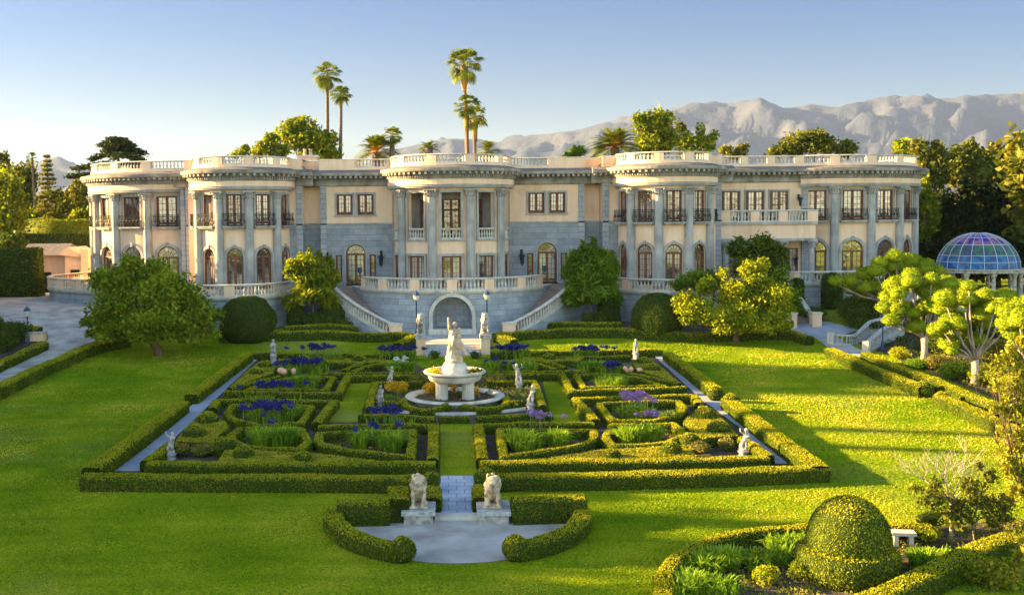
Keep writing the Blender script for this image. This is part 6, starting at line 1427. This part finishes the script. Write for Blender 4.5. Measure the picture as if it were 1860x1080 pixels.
def cedar(label,cx_,top,Y,tiers):
    x=at(cx_,top,Y).x; z=zg(x,Y); rng=np.random.default_rng(3); o=empty('cedar_tree',(x,Y,z),label,'tree'); H=at(cx_,top,Y).z-z; mb=MB(); mb.tube([(0,0,-.3),(.2,0,H*.5),(0,0,H*.98)],[.5,.35,.06],9); Ps=[];Ns=[]
    for a,b_,w in tiers:
        c=at(a,b_,Y); h=c.z-z; xx=c.x-x
        for k in range(7):
            q=rng.uniform(0,2*PI); L=w*Y/FPX*rng.uniform(.7,1.1); e=np.array([xx+cos(q)*L,sin(q)*L,h-.22*L]); s0=np.array([xx*.2,0,h-.1]); n=300; t=rng.uniform(.2,1.,n)[:,None]; P=s0+(e-s0)*t; P[:,2]+=(.35*L*np.sin(PI*t*.9))[:,0]*.5; P+=rng.normal(size=(n,3))*np.array([.3,.3,.09]); Ps.append(P); Ns.append(np.tile([0,0,1.],(n,1))+rng.normal(size=(n,3))*.3); mb.tube([s0,(s0+e)/2+np.array([0,0,.12*L]),e],[.1,.06,.02],5)
    quads_mesh('crown',leaves(np.concatenate(Ps),np.concatenate(Ns),.2,rng,.6,2.4),None,LE,o); mb.build('trunk',M_bark,o,True)
cedar('dark flat-tiered cedar rising behind the left wing',213,248,116,[(208,254,22),(212,262,32),(215,272,46),(215,284,55),(160,302,30),(150,318,26),(150,336,30),(215,300,50)])
# palms
def fanpalm(label,a,top,Y,cr,skirt=1.,lean=0,base_a=None,tw=.2,n=58,ht=None,zb=None):
    tp=at(a,top,Y); cr_=cr*Y/FPX; bx=at(base_a if base_a is not None else a,395,Y).x; z=zg(bx,Y); rng=np.random.default_rng(int(a*3+top)); o=empty('fan_palm',(bx,Y,z),label,'palm tree')
    C=Vector((tp.x-bx,0,tp.z-z-cr_*.95)); Q=[];D=[]
    for i in range(n):
        q=rng.uniform(0,2*PI); el=rng.uniform(-1.05,1.3); u=Vector((cos(q)*cos(el),sin(q)*cos(el),sin(el))); L=cr_*rng.uniform(.45,.75); e=C+u*L; t=u.cross(Vector((0,0,1))); t=t.normalized() if t.length>.1 else Vector((1,0,0)); w=u.cross(t)
        Q.append([C-t*.03,C+t*.03,e+t*.03,e-t*.03]); fl_=cr_*rng.uniform(.42,.55)
        for k in range(11):
            ang=R(-75+15*k); d=(u*cos(ang)+t*sin(ang)); p1=e+d*fl_*.6; p2=e+d*fl_+Vector((0,0,-.38*fl_)); s=d.cross(w).normalized()*fl_*.075+w*.02
            Q.append([e-s*.3,e+s*.3,p1+s,p1-s]); Q.append([p1-s,p1+s,p2+s*.2,p2-s*.2])
    for i in range(int(46*skirt)):
        q=rng.uniform(0,2*PI); d=Vector((cos(q),sin(q),0)); L=cr_*rng.uniform(.5,1.3)*skirt; p0=C+Vector((0,0,rng.uniform(-.3,.1)*cr_)); p1=p0+d*cr_*.22+Vector((0,0,-L*.3)); p2=p0+d*cr_*.12*rng.uniform(.6,1.6)+Vector((0,0,-L)); s=Vector((-sin(q),cos(q),0))*cr_*.07
        D.append([p0-s*.3,p0+s*.3,p1+s,p1-s]); D.append([p1-s,p1+s,p2+s*.4,p2-s*.4])
    f=lambda X:np.array([[list(p) for p in q] for q in X]); quads_mesh('fronds',f(Q),None,LP,o)
    if D: quads_mesh('dead_frond_skirt',f(D),None,LPD,o)
    mid=Vector((C.x*.5+lean,0,C.z*.5)); P=[Vector((0,0,-.5)).lerp(mid,0),Vector((0,0,0)).lerp(mid,.5),mid,mid.lerp(C,.5)+Vector((C.x*.02,0,0)),C]; MB().tube(smooth(P,4),[tw*1.5-.6*tw*i/16 for i in range(17)],8).build('trunk',M_palmbark,o,True)
fanpalm('tall slim fan palm, the left and higher of the pair over the left roof',594,112,125,26,.7,0,594); fanpalm('tall slim fan palm, the right and lower of the pair over the left roof',619,153,123,20,.6,-.3,624)
fanpalm('very tall fan palm towering above the centre, highest of three',843,85,126,33,1.,.2,848); fanpalm('fan palm with a long dead skirt under the highest centre palm',847,170,124,24,1.6,0,855,n=44); fanpalm('lower right fan palm of the three centre palms',862,188,128,24,1.5,0,862,n=44)
fanpalm('short fan palm above the roof right of the orange date palm',712,229,118,19,1.5,0,712,tw=.3,n=46); fanpalm('lone thin palm at the far left above the trees',58,275,125,12,.4,.0,66,tw=.13,n=22)
def datepalm(label,a,c_y,Y,r,n=60,orange=True,L=None):
    c=at(a,c_y,Y); z=zg(c.x,Y); rng=np.random.default_rng(int(a)); o=empty('date_palm',(c.x,Y,z),label,'palm tree'); C=Vector((0,0,c.z-z)); rr_=r*Y/FPX; Q=[];O=[]
    for i in range(n):
        q=rng.uniform(0,2*PI); el=rng.uniform(-.15,1.4); L=rr_*rng.uniform(.85,1.1); u=Vector((cos(q)*cos(el),sin(q)*cos(el),sin(el))); P=[C+u*L*t+Vector((0,0,-.42*L*t*t)) for t in (0,.2,.4,.6,.8,1.)]; sd_=Vector((-sin(q),cos(q),0))
        for j in range(5):
            p0,p1=P[j],P[j+1]; (O if j<2 and orange else Q).append([p0-sd_*.04,p0+sd_*.04,p1+sd_*.04,p1-sd_*.04])
            if j>=1:
                for t in (0,.33,.66):
                    p=p0.lerp(p1,t); d=(p1-p0).normalized()
                    for sg in (-1,1):
                        ll=rr_*.24*(1.15-abs(j/5-.4)); e=p+(sd_*sg*.8+d*.7+Vector((0,0,.1)))*ll; s=d*.05*rr_*.5
                        (O if (j<2 and orange and rng.random()<.6) else Q).append([p-s,p+s,e+s*.2,e-s*.2])
    f=lambda X:np.array([[list(p) for p in q] for q in X]); quads_mesh('fronds',f(Q),None,LP,o)
    if O: quads_mesh('frond_bases',f(O),None,LDT,o)
    MB().tube([(0,0,-.3),(0,0,C.z*.5),C],[.45,.4,.5],10).build('trunk',M_palmbark,o,True)
datepalm('orange-centred date palm above the roof left of the short fan palm',684,276,118,48,80); datepalm('small date palm just over the parapet of the centre bay, left',778,270,114,25,44,False); datepalm('small date palm just over the parapet right of the three palms',886,276,114,32,44,False); datepalm('large date palm with orange heart over the right bay',1117,268,117,56,90)
# trees left of the camera's view whose shade lies over the left half of the garden
rng=np.random.default_rng(21)
for i in range(32):
    y=24+i*2.45; x=-46.5-(i%2)*4.5-rng.uniform(0,1.5); h=14.6+rng.uniform(-.8,.7)+(.7 if i%2 else 0)
    if y>73: h=20+rng.uniform(-1.5,1.5)
    if y>82: h=11
    if y>88: h=8.5
    z=zg(x,y); o=empty('shade_tree',(x,y,z),'tall dense garden tree standing left of the photo, casting shade over the left lawn','tree','shade trees left of the garden'); Ps=[];Ns=[]
    for c,r in (((0,0,h*.62),(3.1,3.6,h*.36)),((0,1.5,h*.35),(3,3.6,h*.32)),((0,-1.5,h*.25),(3,3.6,h*.25))): P,N=blob(rng,c,r,.5,1.3,22,.45); Ps.append(P);Ns.append(N)
    quads_mesh('crown',leaves(np.concatenate(Ps),np.concatenate(Ns),.5,rng,.3,1.5),None,LG,o); MB().tube([(0,0,-.3),(0,0,h*.6)],[.4,.2],8).build('trunk',M_bark,o,True)
for y,h,x in ((50.5,24,-62),(60,19.5,-50),(67,26,-66),(44,20,-52)):
    z=zg(x,y); o=empty('shade_conifer',(x,y,z),'slim tall conifer standing left of the photo, drawing long thin shadows over the lawn','tree','shade conifers left of the garden'); u=rng.normal(size=(2600,3)); t=rng.random(2600); a_=rng.uniform(0,2*PI,2600); r_=(1-t)*1.1+.15; P=np.stack([np.cos(a_)*r_,np.sin(a_)*r_,h*(.15+.85*t)],1)
    quads_mesh('crown',leaves(P,u,.42,rng,.2,1.5),None,LE,o); MB().tube([(0,0,-.3),(0,0,h*.95)],[.3,.05],8).build('trunk',M_bark,o,True)
# ---------------------------------------------------------------- haze
hm=bpy.data.materials.new('pale_haze'); hm.use_nodes=True; n=hm.node_tree.nodes; n.clear(); ou=n.new('ShaderNodeOutputMaterial'); pv_=n.new('ShaderNodeVolumePrincipled'); pv_.inputs['Color'].default_value=(.46,.6,1,1); pv_.inputs['Density'].default_value=HAZE; pv_.inputs['Anisotropy'].default_value=.2; hm.node_tree.links.new(pv_.outputs[0],ou.inputs['Volume'])
hz=MB().box((-12000,-12000,-40),(12000,13500,1050)).build('haze',hm); tag(hz,kind='stuff')
hz.display_type='WIRE'
